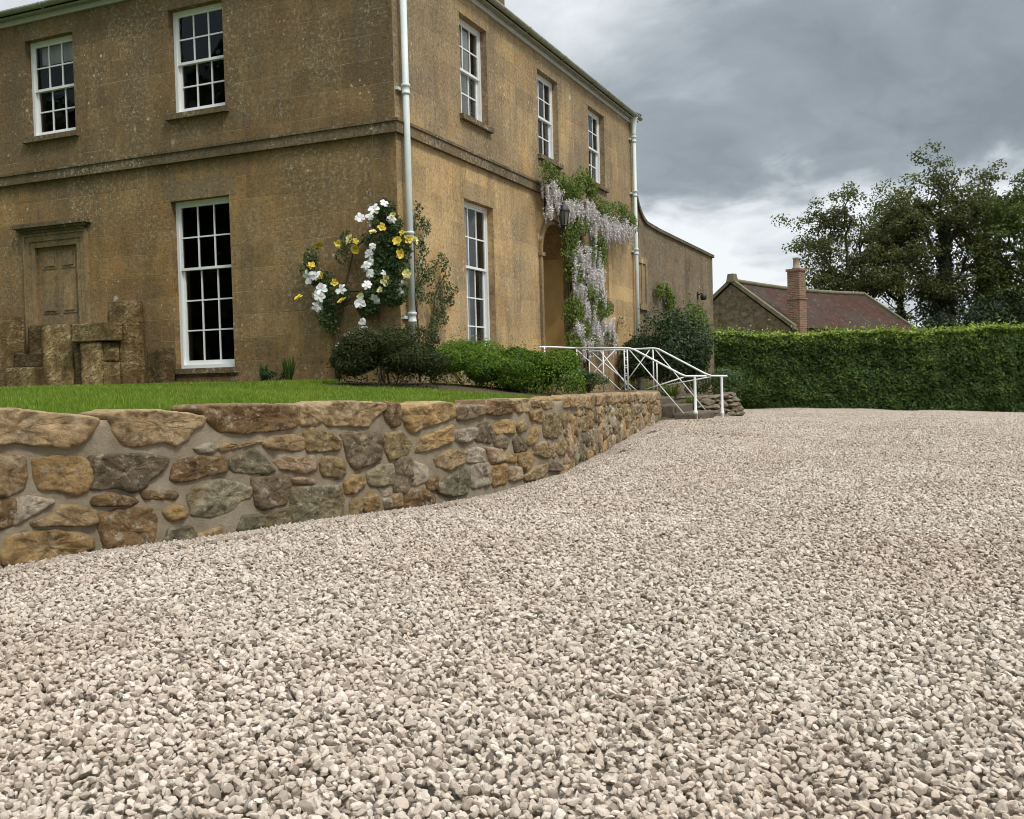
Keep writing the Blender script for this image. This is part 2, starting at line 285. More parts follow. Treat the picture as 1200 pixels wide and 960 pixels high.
STONES = '''
C t|1.94,0.89 2.24,0.9 2.38,0.89 2.57,0.86 2.72,0.84 2.79,0.82 2.74,0.74 2.67,0.68 2.6,0.66 2.43,0.69 2.31,0.71 2.23,0.7 1.94,0.7
C t|2.88,0.84 2.99,0.86 3.16,0.85 3.37,0.83 3.51,0.79 3.48,0.74 3.41,0.72 3.38,0.66 3.29,0.63 3.22,0.66 3.13,0.65 3.04,0.64 2.97,0.66 2.92,0.73
t|2.11,0.64 2.27,0.64 2.35,0.62 2.36,0.55 2.35,0.45 2.26,0.42 2.1,0.43
o|2.42,0.6 2.56,0.61 2.69,0.59 2.73,0.55 2.74,0.47 2.7,0.4 2.64,0.38 2.55,0.42 2.45,0.43 2.42,0.5
k|2.75,0.59 2.81,0.6 2.98,0.59 3.15,0.57 3.24,0.54 3.19,0.47 3.12,0.43 3.07,0.38 3,0.36 2.92,0.4 2.81,0.4 2.76,0.41
b|2.13,0.39 2.22,0.39 2.29,0.38 2.3,0.32 2.28,0.25 2.21,0.24 2.12,0.25
w|2.31,0.38 2.38,0.39 2.5,0.35 2.44,0.31 2.35,0.27 2.3,0.25 2.29,0.29
t|2.41,0.25 2.5,0.28 2.56,0.32 2.65,0.31 2.74,0.27 2.75,0.2 2.7,0.19 2.55,0.21 2.42,0.22
o|2.24,0.03 2.23,0.08 2.27,0.17 2.3,0.18 2.35,0.19 2.5,0.18 2.67,0.14 2.72,0.1 2.72,0.05 2.64,0.03 2.49,0.02 2.38,-0 2.3,0.01
b|2.76,0.32 2.78,0.35 2.86,0.36 2.97,0.33 3.01,0.3 2.96,0.28 2.86,0.29 2.78,0.3
b|2.79,0.24 2.91,0.25 3.11,0.24 3.14,0.17 3.14,0 3.07,-0.01 2.96,0 2.82,0.03 2.8,0.13
b|3.07,0.35 3.14,0.35 3.2,0.32 3.19,0.3 3.09,0.31
k|3.22,0.33 3.27,0.34 3.3,0.31 3.28,0.29 3.23,0.3
o|3.21,0.21 3.25,0.24 3.32,0.23 3.36,0.19 3.33,0.16 3.26,0.16 3.22,0.19
w|3.46,0.6 3.55,0.62 3.61,0.59 3.56,0.57 3.49,0.57
t|3.62,0.6 3.7,0.62 3.76,0.6 3.84,0.62 3.93,0.61 3.84,0.59 3.74,0.58 3.67,0.57
b|3.28,0.42 3.31,0.51 3.37,0.54 3.48,0.54 3.65,0.52 3.65,0.43 3.53,0.42 3.4,0.4 3.31,0.4
g|3.7,0.47 3.73,0.51 3.82,0.55 3.88,0.56 3.97,0.5 4.04,0.41 3.98,0.39 3.86,0.41 3.74,0.43
C b|3.52,0.85 3.55,0.87 3.87,0.87 4.23,0.85 4.26,0.78 4.26,0.72 4.2,0.69 4.02,0.68 3.81,0.68 3.65,0.7 3.58,0.75
t|3.99,0.6 4.05,0.64 4.2,0.64 4.32,0.61 4.34,0.55 4.27,0.53 4.13,0.54 4.02,0.56
l|3.39,0.3 3.45,0.35 3.6,0.38 3.72,0.35 3.85,0.3 3.84,0.24 3.73,0.21 3.69,0.16 3.57,0.15 3.41,0.17
k|3.88,0.36 4.01,0.36 4.17,0.35 4.19,0.27 4.14,0.16 3.97,0.15 3.9,0.19
g|3.75,0.03 3.8,0.12 3.97,0.1 4.16,0.12 4.17,-0.01 3.97,-0.03 3.83,-0.04
g|3.2,0.01 3.25,0.09 3.39,0.09 3.43,0.01 3.41,-0.04 3.27,-0.04
t|3.43,0.03 3.61,0.06 3.64,0 3.6,-0.05 3.46,-0.04
C t|4.28,0.84 4.39,0.84 4.5,0.79 4.51,0.74 4.43,0.7 4.32,0.71
C t|4.53,0.84 4.67,0.86 5.11,0.83 5.13,0.79 5.01,0.73 4.95,0.66 4.82,0.68 4.69,0.68 4.57,0.69 4.53,0.74
C b|5.14,0.83 5.3,0.82 5.31,0.67 5.22,0.65 5.15,0.71
C o|5.34,0.78 5.57,0.81 5.78,0.82 5.95,0.8 5.97,0.69 5.81,0.66 5.61,0.63 5.45,0.59 5.39,0.63
u|4.35,0.64 4.4,0.68 4.55,0.64 4.66,0.58 4.65,0.51 4.5,0.51 4.37,0.52
p|4.07,0.46 4.13,0.5 4.24,0.47 4.4,0.48 4.42,0.39 4.34,0.36 4.22,0.39 4.12,0.41
u|4.48,0.42 4.53,0.46 4.68,0.44 4.7,0.33 4.64,0.3 4.5,0.33
k|4.69,0.61 4.82,0.62 5.06,0.6 5.1,0.53 5.07,0.41 4.97,0.37 4.81,0.35 4.75,0.42 4.73,0.51
u|5.15,0.59 5.3,0.6 5.42,0.51 5.37,0.43 5.19,0.39 5.14,0.47
o|5.49,0.47 5.57,0.55 5.77,0.58 5.92,0.62 5.93,0.49 5.77,0.46 5.61,0.43 5.49,0.43
p|4.21,0.33 4.31,0.33 4.41,0.3 4.4,0.28 4.26,0.29
g|4.21,0.26 4.49,0.25 4.65,0.24 4.68,0.13 4.66,0.01 4.4,-0 4.21,-0
o|4.71,0.25 4.79,0.3 4.88,0.29 4.9,0.22 4.8,0.17 4.72,0.18
l|4.94,0.3 5.04,0.35 5.19,0.35 5.2,0.2 5.07,0.19 4.96,0.22
w|5.07,0.17 5.18,0.19 5.18,0.12 5.1,0.12
k|5.21,0.24 5.25,0.36 5.32,0.39 5.42,0.36 5.4,0.18 5.34,0.12 5.22,0.14
w|5.44,0.34 5.59,0.3 5.61,0.19 5.47,0.16 5.42,0.18
t|4.75,0.09 4.8,0.12 4.86,0.09 4.85,0 4.76,0
o|4.87,0.08 4.95,0.14 5.03,0.12 5.05,0.03 4.92,0.01
b|5.33,0.07 5.42,0.11 5.55,0.12 5.67,0.05 5.66,-0.02 5.39,-0.03 5.32,0
t|5.2,0.1 5.29,0.12 5.3,0.02 5.21,0.01
w|5.1,0.08 5.16,0.08 5.19,0.02 5.12,0.02
C k|6,0.77 6.16,0.78 6.38,0.77 6.38,0.7 6.18,0.66 6.03,0.66
C b|6.41,0.74 6.48,0.81 6.75,0.81 6.86,0.77 6.84,0.69 6.6,0.68 6.42,0.7
C t|6.89,0.8 7.21,0.8 7.19,0.69 6.96,0.69
C b|7.25,0.78 7.45,0.79 7.44,0.72 7.27,0.73
C o|7.48,0.76 7.77,0.76 7.76,0.7 7.55,0.7
w|5.96,0.57 6.25,0.58 6.26,0.5 6.09,0.46 5.97,0.51
k|6.33,0.6 6.47,0.61 6.54,0.49 6.46,0.44 6.27,0.47 6.27,0.54
o|6.56,0.59 6.7,0.63 6.89,0.6 6.87,0.5 6.58,0.51
u|6.92,0.57 7.06,0.61 7.13,0.53 6.97,0.5
k|6.53,0.45 6.65,0.5 6.76,0.45 6.73,0.37 6.58,0.38
k|6.87,0.43 7,0.46 7.14,0.4 7.08,0.32 6.91,0.32
o|7.12,0.41 7.24,0.53 7.37,0.51 7.32,0.41 7.17,0.36
t|5.71,0.36 5.88,0.41 6.11,0.39 6.08,0.29 5.87,0.25 5.74,0.29
w|6.12,0.39 6.25,0.41 6.38,0.38 6.37,0.28 6.14,0.29
p|6.41,0.4 6.66,0.36 6.7,0.27 6.5,0.25
o|6.71,0.3 6.88,0.3 6.87,0.23 6.72,0.25
o|6.91,0.3 7.24,0.3 7.22,0.21 7.07,0.13 6.99,0.17
g|5.74,0.12 5.87,0.2 6.07,0.24 6.16,0.19 6.12,0.03 5.89,0.02 5.75,0.07
w|6.19,0.25 6.45,0.26 6.46,0.07 6.19,0.06
o|6.47,0.22 6.72,0.23 6.7,0.06 6.51,0.05
p|6.75,0.19 6.99,0.17 7.01,0.07 6.77,0.07
t|7.05,0.09 7.29,0.15 7.55,0.16 7.55,0.08 7.34,0.03 7.1,0.04
b|5.6,0.19 5.72,0.2 5.72,0.1 5.62,0.1
b|5.53,0.09 5.66,0.05 5.66,-0.01 5.55,-0.01
o|7.19,0.68 7.44,0.69 7.47,0.57 7.24,0.6
u|7.52,0.63 7.84,0.65 8.17,0.55 7.91,0.39 7.53,0.42
t|7.26,0.35 7.52,0.38 7.73,0.27 7.6,0.21 7.3,0.27
k|7.6,0.16 7.86,0.16 8.05,0.08 7.94,0.05 7.62,0.08'''
WIST_LEAF= [(5.15, 4.78), (5.32, 4.76), (5.76, 4.72), (6.05, 4.68), (6.26, 4.64), (6.66, 4.74), (6.84, 4.87), (7.26, 4.92), (7.15, 5.04), (7.62, 4.82), (7.5, 4.9), (6.54, 4.61), (8.18, 4.58), (8.51, 4.58), (9.06, 4.6), (9.57, 4.69), (9.95, 4.7), (10.32, 4.59), (10.55, 4.53), (6.04, 3.85), (6.27, 3.94), (6.61, 4.0), (7.02, 4.07), (7.93, 3.82), (8.05, 3.78), (6.19, 3.66), (5.98, 3.71), (5.99, 3.37), (7.5, 3.53), (8.04, 3.68), (6.29, 3.02), (6.09, 3.05), (6.56, 3.11), (7.09, 2.76), (7.44, 2.71), (7.81, 2.67), (6.18, 2.45), (6.37, 2.35), (6.04, 2.35), (8.1, 2.41), (8.42, 2.46), (7.79, 2.35), (6.89, 1.98), (6.2, 1.73), (6.0, 1.66), (8.53, 1.81), (5.91, 2.21), (7.44, 1.67), (8.03, 3.48), (6.75, 1.9), (6.5, 2.22)]
WIST_BLOOM= [(5.13, 4.66), (5.24, 4.66), (5.01, 4.55), (5.6, 4.52), (5.51, 4.68), (5.34, 4.64), (5.09, 4.65), (5.1, 4.4), (5.54, 4.51), (5.53, 4.7), (5.17, 4.5), (5.47, 4.48), (5.59, 4.74), (5.38, 4.52), (5.32, 4.67), (5.3, 4.69), (5.6, 4.16), (5.37, 4.32), (5.59, 4.26), (5.57, 4.16), (5.34, 4.28), (5.4, 4.28), (5.14, 4.28), (5.54, 4.43), (5.06, 4.16), (5.2, 4.21), (5.9, 4.38), (6.19, 4.44), (5.87, 4.39), (5.99, 4.4), (5.84, 4.33), (5.82, 4.35), (6.14, 4.44), (5.69, 4.36), (7.21, 4.51), (6.5, 4.47), (6.42, 4.42), (6.24, 4.34), (7.39, 4.45), (7.16, 4.42), (6.22, 4.43), (7.49, 4.51), (6.72, 4.36), (7.01, 4.43), (6.58, 4.51), (6.78, 4.55), (6.68, 4.35), (6.63, 4.56), (6.25, 4.46), (7.24, 4.57), (6.57, 4.53), (7.52, 4.6), (6.47, 4.52), (6.27, 4.47), (7.1, 4.6), (6.24, 4.39), (7.61, 4.19), (7.51, 4.32), (8.1, 4.44), (8.29, 4.44), (7.62, 4.37), (7.44, 4.34), (7.61, 4.22), (8.15, 4.42), (7.44, 4.39), (7.62, 4.43), (7.6, 4.23), (7.54, 4.47), (8.24, 4.41), (8.3, 4.47), (8.21, 4.38), (8.11, 4.33), (8.57, 4.46), (8.25, 4.22), (9.01, 4.31), (8.39, 4.29), (8.9, 4.36), (8.92, 4.4), (8.73, 4.33), (8.31, 4.22), (9.09, 4.54), (9.09, 4.31), (8.76, 4.5), (9.02, 4.51), (9.09, 4.38), (8.1, 4.38), (8.72, 4.36), (8.83, 4.28), (9.03, 4.46), (9.65, 4.54), (9.61, 4.51), (9.54, 4.36), (9.6, 4.42), (9.61, 4.5), (9.42, 4.44), (9.61, 4.37), (9.24, 4.38), (9.88, 4.44), (10.23, 4.44), (10.4, 4.46), (9.94, 4.42), (9.77, 4.59), (9.43, 4.53), (9.8, 4.63), (6.57, 3.38), (6.84, 3.42), (6.24, 3.32), (7.05, 3.5), (6.11, 3.27), (6.95, 3.38), (6.44, 3.25), (6.83, 3.49), (6.95, 3.46), (6.3, 3.24), (6.43, 3.26), (6.16, 3.22), (7.25, 3.34), (7.57, 3.32), (7.61, 3.16), (7.81, 3.43), (7.38, 3.24), (7.56, 3.21), (7.57, 3.39), (7.3, 3.15), (7.42, 3.18), (8.09, 3.28), (7.76, 3.25), (7.37, 3.13), (7.53, 3.15), (7.37, 3.15), (6.58, 2.81), (6.43, 2.85), (6.58, 2.84), (6.53, 2.86), (6.26, 2.84), (6.6, 2.86), (8.09, 2.97), (7.87, 2.96), (7.9, 3.05), (7.73, 2.75), (7.59, 2.84), (7.7, 2.96), (7.5, 3.04), (8.11, 2.81), (8.01, 2.82), (7.28, 2.64), (7.09, 2.55), (7.08, 2.44), (7.17, 2.44), (6.86, 2.5), (7.13, 2.49), (7.1, 2.47), (6.95, 2.44), (7.0, 2.52), (6.38, 2.05), (6.11, 2.1), (6.12, 2.05), (6.43, 2.02), (6.15, 2.08), (6.35, 2.1), (7.99, 2.28), (7.66, 2.08), (8.37, 2.08), (7.9, 1.93), (8.28, 2.24), (7.49, 1.91), (8.79, 1.98), (8.25, 2.18), (7.54, 2.17), (7.7, 1.94), (8.65, 2.02), (7.62, 2.18), (7.81, 1.93), (7.63, 1.98), (8.35, 2.1), (8.77, 2.22), (8.14, 2.23), (7.56, 2.25), (6.91, 1.83), (6.78, 1.74), (6.89, 1.76), (7.1, 1.78), (7.07, 1.75), (7.19, 1.78), (7.03, 1.78), (7.5, 3.63), (7.03, 3.6), (7.78, 3.66), (6.14, 3.51), (7.85, 3.69), (6.79, 3.54), (7.82, 3.68), (6.78, 3.56), (6.27, 3.55), (6.26, 3.53), (6.43, 3.73), (7.29, 3.67), (6.52, 3.65), (6.82, 3.64), (6.46, 3.58), (7.48, 3.72), (7.38, 3.65), (6.7, 3.6), (8.78, 1.97), (8.31, 1.95), (8.84, 2.02), (8.65, 1.91)]
YELLOW= [(-1.14, 2.97), (-0.86, 2.96), (-0.65, 3.01), (-0.53, 2.97), (-0.56, 2.87), (-0.24, 3.06), (-0.08, 3.13), (0.11, 3.27), (0.18, 3.03), (0.15, 2.91), (0.29, 2.94), (0.16, 2.75), (0.24, 2.47), (-0.1, 2.41), (-0.19, 2.27), (-0.5, 2.2), (-0.87, 2.42), (-1.26, 2.68), (-1.49, 2.23), (-0.8, 2.16), (-1.16, 2.54)]
WHITE= [(-0.08, 3.46), (-0.2, 3.38), (-0.33, 3.3), (-0.44, 3.28), (-0.36, 3.21), (-0.01, 3.24), (0.07, 3.22), (-0.23, 2.87), (-0.35, 2.78), (-0.32, 2.67), (-0.34, 2.61), (-0.34, 2.51), (-0.11, 2.5), (-0.36, 2.35), (-0.27, 2.15), (-0.49, 2.11), (0.16, 2.34), (0.11, 2.24), (-1.14, 2.34), (-1.2, 2.25), (-1.12, 2.23), (-0.82, 2.32), (-1.23, 2.09), (-1.3, 2.52), (-1.23, 2.54), (-0.43, 1.84), (-0.44, 1.73), (-0.66, 1.64), (-0.54, 1.64), (-0.68, 1.57), (-0.87, 1.51)]
CLEM_LEAF= [(-0.14, 3.38), (-0.09, 3.31), (-0.2, 3.22), (-0.02, 3.16), (0.03, 3.06), (-0.08, 2.98), (0.0, 2.9), (-0.16, 2.87), (-0.11, 2.77), (-0.0, 2.7), (-0.14, 2.68), (-0.22, 2.76), (-0.09, 2.59), (-0.01, 2.56), (-0.2, 2.62), (-0.23, 2.48), (-0.12, 2.38), (-0.02, 2.37), (0.03, 2.28), (-0.05, 2.21), (0.08, 2.18), (-0.13, 2.26), (-0.35, 2.02), (-0.38, 2.09), (-0.46, 2.07), (-0.23, 2.53), (0.1, 2.57), (0.16, 2.78), (0.06, 2.99), (-0.35, 2.21), (0.16, 2.87)]
ROSE_LEAF= [(-1.36, 2.84), (-1.31, 2.65), (-1.46, 2.65), (-1.23, 2.45), (-1.12, 2.49), (-1.06, 2.37), (-1.19, 2.16), (-1.05, 2.13), (-1.11, 2.03), (-1.17, 1.96), (-1.05, 1.91), (-1.14, 1.87), (-0.99, 2.0), (-1.03, 1.79), (-0.93, 2.14), (-0.76, 3.01), (-0.82, 2.8), (-1.39, 2.75), (-0.84, 2.28), (-1.13, 2.25), (-0.48, 2.19), (-0.35, 2.93), (-0.4, 3.01)]
RAMB_LEAF= [(0.35, 3.44), (0.37, 3.26), (0.56, 3.23), (0.36, 2.99), (0.48, 2.88), (0.4, 2.69), (0.52, 2.58), (0.79, 2.67), (1.07, 2.76), (1.2, 2.64), (1.39, 2.37), (1.18, 2.29), (0.9, 2.33), (0.65, 2.5), (0.31, 2.26), (0.24, 2.17), (0.5, 2.18), (0.96, 2.09), (1.24, 2.2), (0.81, 1.89), (1.02, 1.93), (0.74, 1.76), (1.12, 2.44), (0.69, 2.2), (0.39, 2.48)]
CLIMB= [(13.34, 3.21), (13.69, 3.32), (14.21, 3.25), (14.56, 3.16), (14.74, 3.03), (14.45, 2.92), (14.91, 2.85), (14.13, 3.33)]
# ------------------------------------------------------------------ the lie of the land
def G(x, y):
    """height of the gravel drive"""
    x = np.asarray(x, float); y = np.asarray(y, float)
    b = np.interp(y, [-12, -3, 2, 5.4, 7, 12, 20, 26, 40], [0, 0, .075, .18, .14, .0, -.2, -.3, -.5])
    s = np.interp(y, [-12, -2, 6, 24, 40], [0, 0, .015, .042, .042])
    return b - s*np.clip(x-2.8, 0, 11.2)

WP = np.array(WALL); WP = WP[np.concatenate([[True], np.hypot(*np.diff(WP[:, :2], axis=0).T) > 1e-3])]   # x, y, foot, top along the retaining wall
WS = np.concatenate([[0], np.cumsum(np.hypot(*np.diff(WP[:, :2], axis=0).T))])
WT = np.gradient(WP[:, :2], WS, axis=0); WT /= np.linalg.norm(WT, axis=1)[:, None]
WN = np.stack([WT[:, 1], -WT[:, 0]], 1)  # outward, towards the drive
def wall_at(u, z, d):
    x = np.interp(u, WS, WP[:, 0]); y = np.interp(u, WS, WP[:, 1])
    nx = np.interp(u, WS, WN[:, 0]); ny = np.interp(u, WS, WN[:, 1])
    return np.stack([x+nx*d, y+ny*d, z+0*x], -1)
def wall_top(u): return np.interp(u, WS, WP[:, 3])
INNER = wall_at(WS, 0, -.34)[:, :2]
TERR = np.vstack([INNER, [[.0, 5.45], [0, 0], [-14, 0], [-14, -14], [-1.0, -14]]])
DRIVE_EDGE = np.vstack([wall_at(WS, 0, -.06)[:, :2], [[0, 5.5], [0, 30], [-14, 30], [-14, -14], [-1.0, -14]]])

def inside(poly, x, y):
    x = np.asarray(x); y = np.asarray(y); r = np.zeros(x.shape, bool); n = len(poly); j = n-1
    for i in range(n):
        xi, yi = poly[i]; xj, yj = poly[j]
        if yi != yj:
            r ^= ((yi > y) != (yj > y)) & (x < (xj-xi)*(y-yi)/(yj-yi)+xi)
        j = i
    return r

def L(x, y):
    """height of the raised lawn and bed"""
    x = np.asarray(x, float); y = np.asarray(y, float)
    d2 = (x[..., None]-INNER[:, 0])**2 + (y[..., None]-INNER[:, 1])**2
    k = d2.argmin(-1); d = np.sqrt(np.take_along_axis(d2, k[..., None], -1)[..., 0]); top = WP[k, 3]-.05
    zh = np.interp(y, [-.5, 5.5], [1.01, .72]); dm = np.interp(y, [-3, 0, 5], [5.2, 2.4, 2.0])
    t = np.clip(d/dm, 0, 1); t = t*(1.6-.6*t)
    return top + (zh-top)*t

# ------------------------------------------------------------------ ground
t = NT('earth'); P = t.pos()
m_earth = t.finish(t.ramp(t.noise(P, .4, 6), [(.3, (.05,.075,.022)), (.7, (.075,.10,.03))]), .95, t.bump(t.noise(P, 6, 5), .6, .05), .1)
b = MB(); b.quad((-900,-900,-1.15), (900,-900,-1.15), (900,900,-1.15), (-900,900,-1.15))
tag(b.build('ground', m_earth), kind='structure')

t = NT('drive'); P = t.pos()
v = t.n('ShaderNodeTexVoronoi', {'Vector': P, 'Scale': 34.0})
c = t.ramp(t.n('ShaderNodeSeparateColor', {0: v.outputs['Color']}).outputs[0], [(0, (.12,.10,.075)), (.5, (.22,.185,.145)), (1, (.34,.30,.24))])
m_drive = t.finish(c, .95, t.bump(v.outputs['Distance'], .9, .02), .1)
xs = np.arange(-14, 30.01, .25); ys = np.arange(-20, 32.01, .25)
UND = lambda xx, yy: np.array([noise.noise(Vector((a*.8, b_*.8, 3.)))*.034+noise.noise(Vector((a*.33, b_*.33, 9.)))*.035 for a, b_ in zip(xx, yy)])
X, Y = np.meshgrid(xs, ys); Z = G(X, Y)+UND(X.ravel(), Y.ravel()).reshape(X.shape)-.032
nx = len(xs); idx = np.arange(X.size).reshape(X.shape)
F = np.stack([idx[:-1, :-1], idx[:-1, 1:], idx[1:, 1:], idx[1:, :-1]], -1).reshape(-1, 4)
tag(mesh_obj('gravel_drive', np.stack([X, Y, Z], -1).reshape(-1, 3), F, m_drive, smooth=True), kind='structure')

# loose stones: a few dozen small patches of real pebbles, laid over the drive by one geometry-nodes modifier
def ico(sub):
    bm = bmesh.new(); bmesh.ops.create_icosphere(bm, subdivisions=sub, radius=1)
    v = np.array([tuple(q.co) for q in bm.verts]); f = np.array([[w.index for w in p.verts] for p in bm.faces]); bm.free(); return v, f
IV, IF = ico(3)
def pebble():
    k = RNG.integers(8, 13); n = RNG.normal(0, 1, (k, 3)); n /= np.linalg.norm(n, axis=1)[:, None]
    n = np.vstack([n, -n[:4]]); d = RNG.uniform(.62, 1., len(n))
    q = np.maximum(IV@n.T, 1e-3)/d
    r = 1/(q**24).sum(1)**(1/24)
    r = np.clip(r, .45, 1.25)*(1+.03*RNG.normal(0, 1, len(IV)))
    return IV*r[:, None]*np.array([1, RNG.uniform(.62, .92), RNG.uniform(.42, .72)])
PEB = [pebble() for _ in range(60)]
def rotm(n):
    q = RNG.normal(0, 1, (n, 4)); q[:, 1:3] *= .55; q /= np.linalg.norm(q, axis=1)[:, None]
    w, x, y, z = q.T
    return np.stack([1-2*(y*y+z*z), 2*(x*y-z*w), 2*(x*z+y*w), 2*(x*y+z*w), 1-2*(x*x+z*z), 2*(y*z-x*w), 2*(x*z-y*w), 2*(y*z+x*w), 1-2*(x*x+y*y)], -1).reshape(-1, 3, 3)
NV, TILE = 18, .5
PV, PF, PR, PVID = [], [], [], []; off = 0
for vid in range(NV):
    for (sp, zb, s0, s1) in ((.027, -.012, .018, .040), (.028, .001, .016, .040)):
        gx = np.arange(-TILE/2, TILE/2, sp)
        X, Y = np.meshgrid(gx, gx); n = X.size
        x = X.ravel()+RNG.uniform(0, sp, n); y = Y.ravel()+RNG.uniform(0, sp, n)
        s = (s0+(s1-s0)*RNG.beta(2, 2.6, n))*.5
        big = RNG.random(n) < .03; s[big] *= 1.3
        keep = RNG.random(n) < (1 if zb < 0 else .86)
        z = zb+RNG.normal(0, .0045, n); R_ = rotm(n)
        tone = np.clip(RNG.normal(.58, .2, n), 0, 1); dk = RNG.random(n) < .05; tone[dk] = RNG.uniform(0, .25, dk.sum())
        for i in np.nonzero(keep)[0]:
            V = (PEB[RNG.integers(60)]*s[i])@R_[i].T + (x[i], y[i], z[i])
            PV.append(V); PF.append(IF+off); off += len(V)
            PR.append(np.full(len(IF), tone[i])); PVID.append(np.full(len(V), vid))
PV = np.vstack(PV); PF = np.vstack(PF); PR = np.concatenate(PR); PVID = np.concatenate(PVID)
gx = np.arange(-4, 16.6, TILE*.94); gy = np.arange(-13.2, 27.5, TILE*.94)
X, Y = np.meshgrid(gx, gy); X = X.ravel(); Y = Y.ravel()
e = .2
ok = np.ones(len(X), bool)
for dx, dy in ((0, 0), (e, 0), (-e, 0), (0, e), (0, -e)): ok &= ~inside(DRIVE_EDGE, X+dx, Y+dy)
ok &= ~((Y > 21.3+.42*X))                           # the hedge stands here
cam_d = (X-7.0)*-.399+(Y+12.3)*.916; lat = (X-7.0)*.917+(Y+12.3)*.4
ok &= (cam_d > -.6) & (np.abs(lat) < .62*cam_d+3.2)
X = X[ok]; Y = Y[ok]; n = len(X); eps = .2
# extra half-size rows tight along the wall foot
ue = np.arange(.3, WS[-1]+.2, .3); pe = wall_at(np.minimum(ue, WS[-1]), 0, .10)
X = np.concatenate([X, pe[:, 0]]); Y = np.concatenate([Y, pe[:, 1]]); small = np.concatenate([np.zeros(n), np.ones(len(ue))]); n = len(X)
gxs = (G(X+eps, Y)-G(X-eps, Y))/(2*eps); gys = (G(X, Y+eps)-G(X, Y-eps))/(2*eps)
und = UND(X, Y)
gxs += (UND(X+.25, Y)-UND(X-.25, Y))/.5; gys += (UND(X, Y+.25)-UND(X, Y-.25))/.5
PTS = np.stack([X, Y, G(X, Y)+und+small*.004], -1)
q = RNG.integers(0, 4, n)*math.pi/2+RNG.normal(0, .06, n)
ang = np.where(small > 0, np.arctan2(np.interp(np.interp(Y, WP[:, 1], WS), WS, WT[:, 1]), np.interp(np.interp(Y, WP[:, 1], WS), WS, WT[:, 0])), q)
ca, sa = np.cos(ang), np.sin(ang)                        # tilt each patch to the slope under it, in its own turned frame
ROT = np.array([tuple((Matrix.Rotation(a_, 3, 'X') @ Matrix.Rotation(b_, 3, 'Y') @ Matrix.Rotation(c_, 3, 'Z')).to_euler('XYZ')) for a_, b_, c_ in zip(gys, -gxs, ang)])
SCL = np.ones((n, 3)); SCL[small > 0] = (.7, .32, .9)
t = NT('pebbles'); P = t.obj(); r = t.attr('rnd')
c = t.ramp(r, [(0, (.12,.098,.08)), (.2, (.27,.228,.187)), (.5, (.44,.377,.308)), (.75, (.525,.46,.385)), (1, (.605,.548,.472))])
# pinkish and greyer stones, and the dust on them
hue = t.n('ShaderNodeTexWhiteNoise', {'W': r}, noise_dimensions='1D').outputs[0]
c = t.mix(t.math('MULTIPLY', hue, .34), c, (.43,.325,.255))
c = t.mix(t.ramp(t.noise(P, 90, 4, .7), [(.4, 0), (.75, .35)]), c, (.25,.21,.165))
w_ = t.pos(); c = t.mix(t.ramp(t.noise(w_, .55, 5, .6), [(.42, 0), (.66, .42)]), c, t.mix(1, c, (.74,.66,.58), 'MULTIPLY'))
c = t.mix(t.ramp(t.noise(t.map(w_, (1, 1, 1), (5, 9, 0)), .35, 4, .55), [(.5, 0), (.68, .5)]), c, t.mix(1, c, (1.14,1.12,1.1), 'MULTIPLY'))
m_peb = t.finish(c, .9, t.bump(t.noise(P, 240, 3, .6), .25, .003), .2)
V = np.vstack([PV, PTS]); nv = len(PV)
gr = mesh_obj('loose_gravel', V, PF, m_peb, smooth=False, uv=False, attrs={
    'rnd': ('FLOAT', 'FACE', PR),
    'vid': ('INT', 'POINT', np.concatenate([PVID, RNG.integers(0, NV, n)]).astype(np.int32)),
    'ispt': ('INT', 'POINT', np.concatenate([np.zeros(nv), np.ones(n)]).astype(np.int32)),
    'rot': ('FLOAT_VECTOR', 'POINT', np.vstack([np.zeros((nv, 3)), ROT])),
    'scl': ('FLOAT_VECTOR', 'POINT', np.vstack([np.ones((nv, 3)), SCL]))})
tag(gr, 'pale loose limestone gravel covering the drive', 'gravel', kind='stuff')
ng = bpy.data.node_groups.new('scatter', 'GeometryNodeTree')
ng.interface.new_socket('Geometry', in_out='INPUT', socket_type='NodeSocketGeometry')
ng.interface.new_socket('Geometry', in_out='OUTPUT', socket_type='NodeSocketGeometry')
def gn(ty, **k):
    d = ng.nodes.new(ty)
    for a, v_ in k.items(): setattr(d, a, v_)
    return d
gi = gn('NodeGroupInput'); go = gn('NodeGroupOutput')
def na(name, ty):
    d = gn('GeometryNodeInputNamedAttribute', data_type=ty); d.inputs[0].default_value = name; return d.outputs[0]
sep = gn('GeometryNodeSeparateGeometry', domain='POINT')
ng.links.new(gi.outputs[0], sep.inputs[0]); ng.links.new(na('ispt', 'INT'), sep.inputs[1])
spl = gn('GeometryNodeSplitToInstances', domain='POINT')
ng.links.new(sep.outputs[1], spl.inputs[0]); ng.links.new(na('vid', 'INT'), spl.inputs['Group ID'])
iop = gn('GeometryNodeInstanceOnPoints'); iop.inputs['Pick Instance'].default_value = True
ng.links.new(sep.outputs[0], iop.inputs['Points']); ng.links.new(spl.outputs[0], iop.inputs['Instance'])
ng.links.new(na('vid', 'INT'), iop.inputs['Instance Index'])
e2r = gn('FunctionNodeEulerToRotation'); ng.links.new(na('rot', 'FLOAT_VECTOR'), e2r.inputs[0]); ng.links.new(e2r.outputs[0], iop.inputs['Rotation'])
ng.links.new(na('scl', 'FLOAT_VECTOR'), iop.inputs['Scale'])
ng.links.new(iop.outputs[0], go.inputs[0])
gr.modifiers.new('scatter', 'NODES').node_group = ng

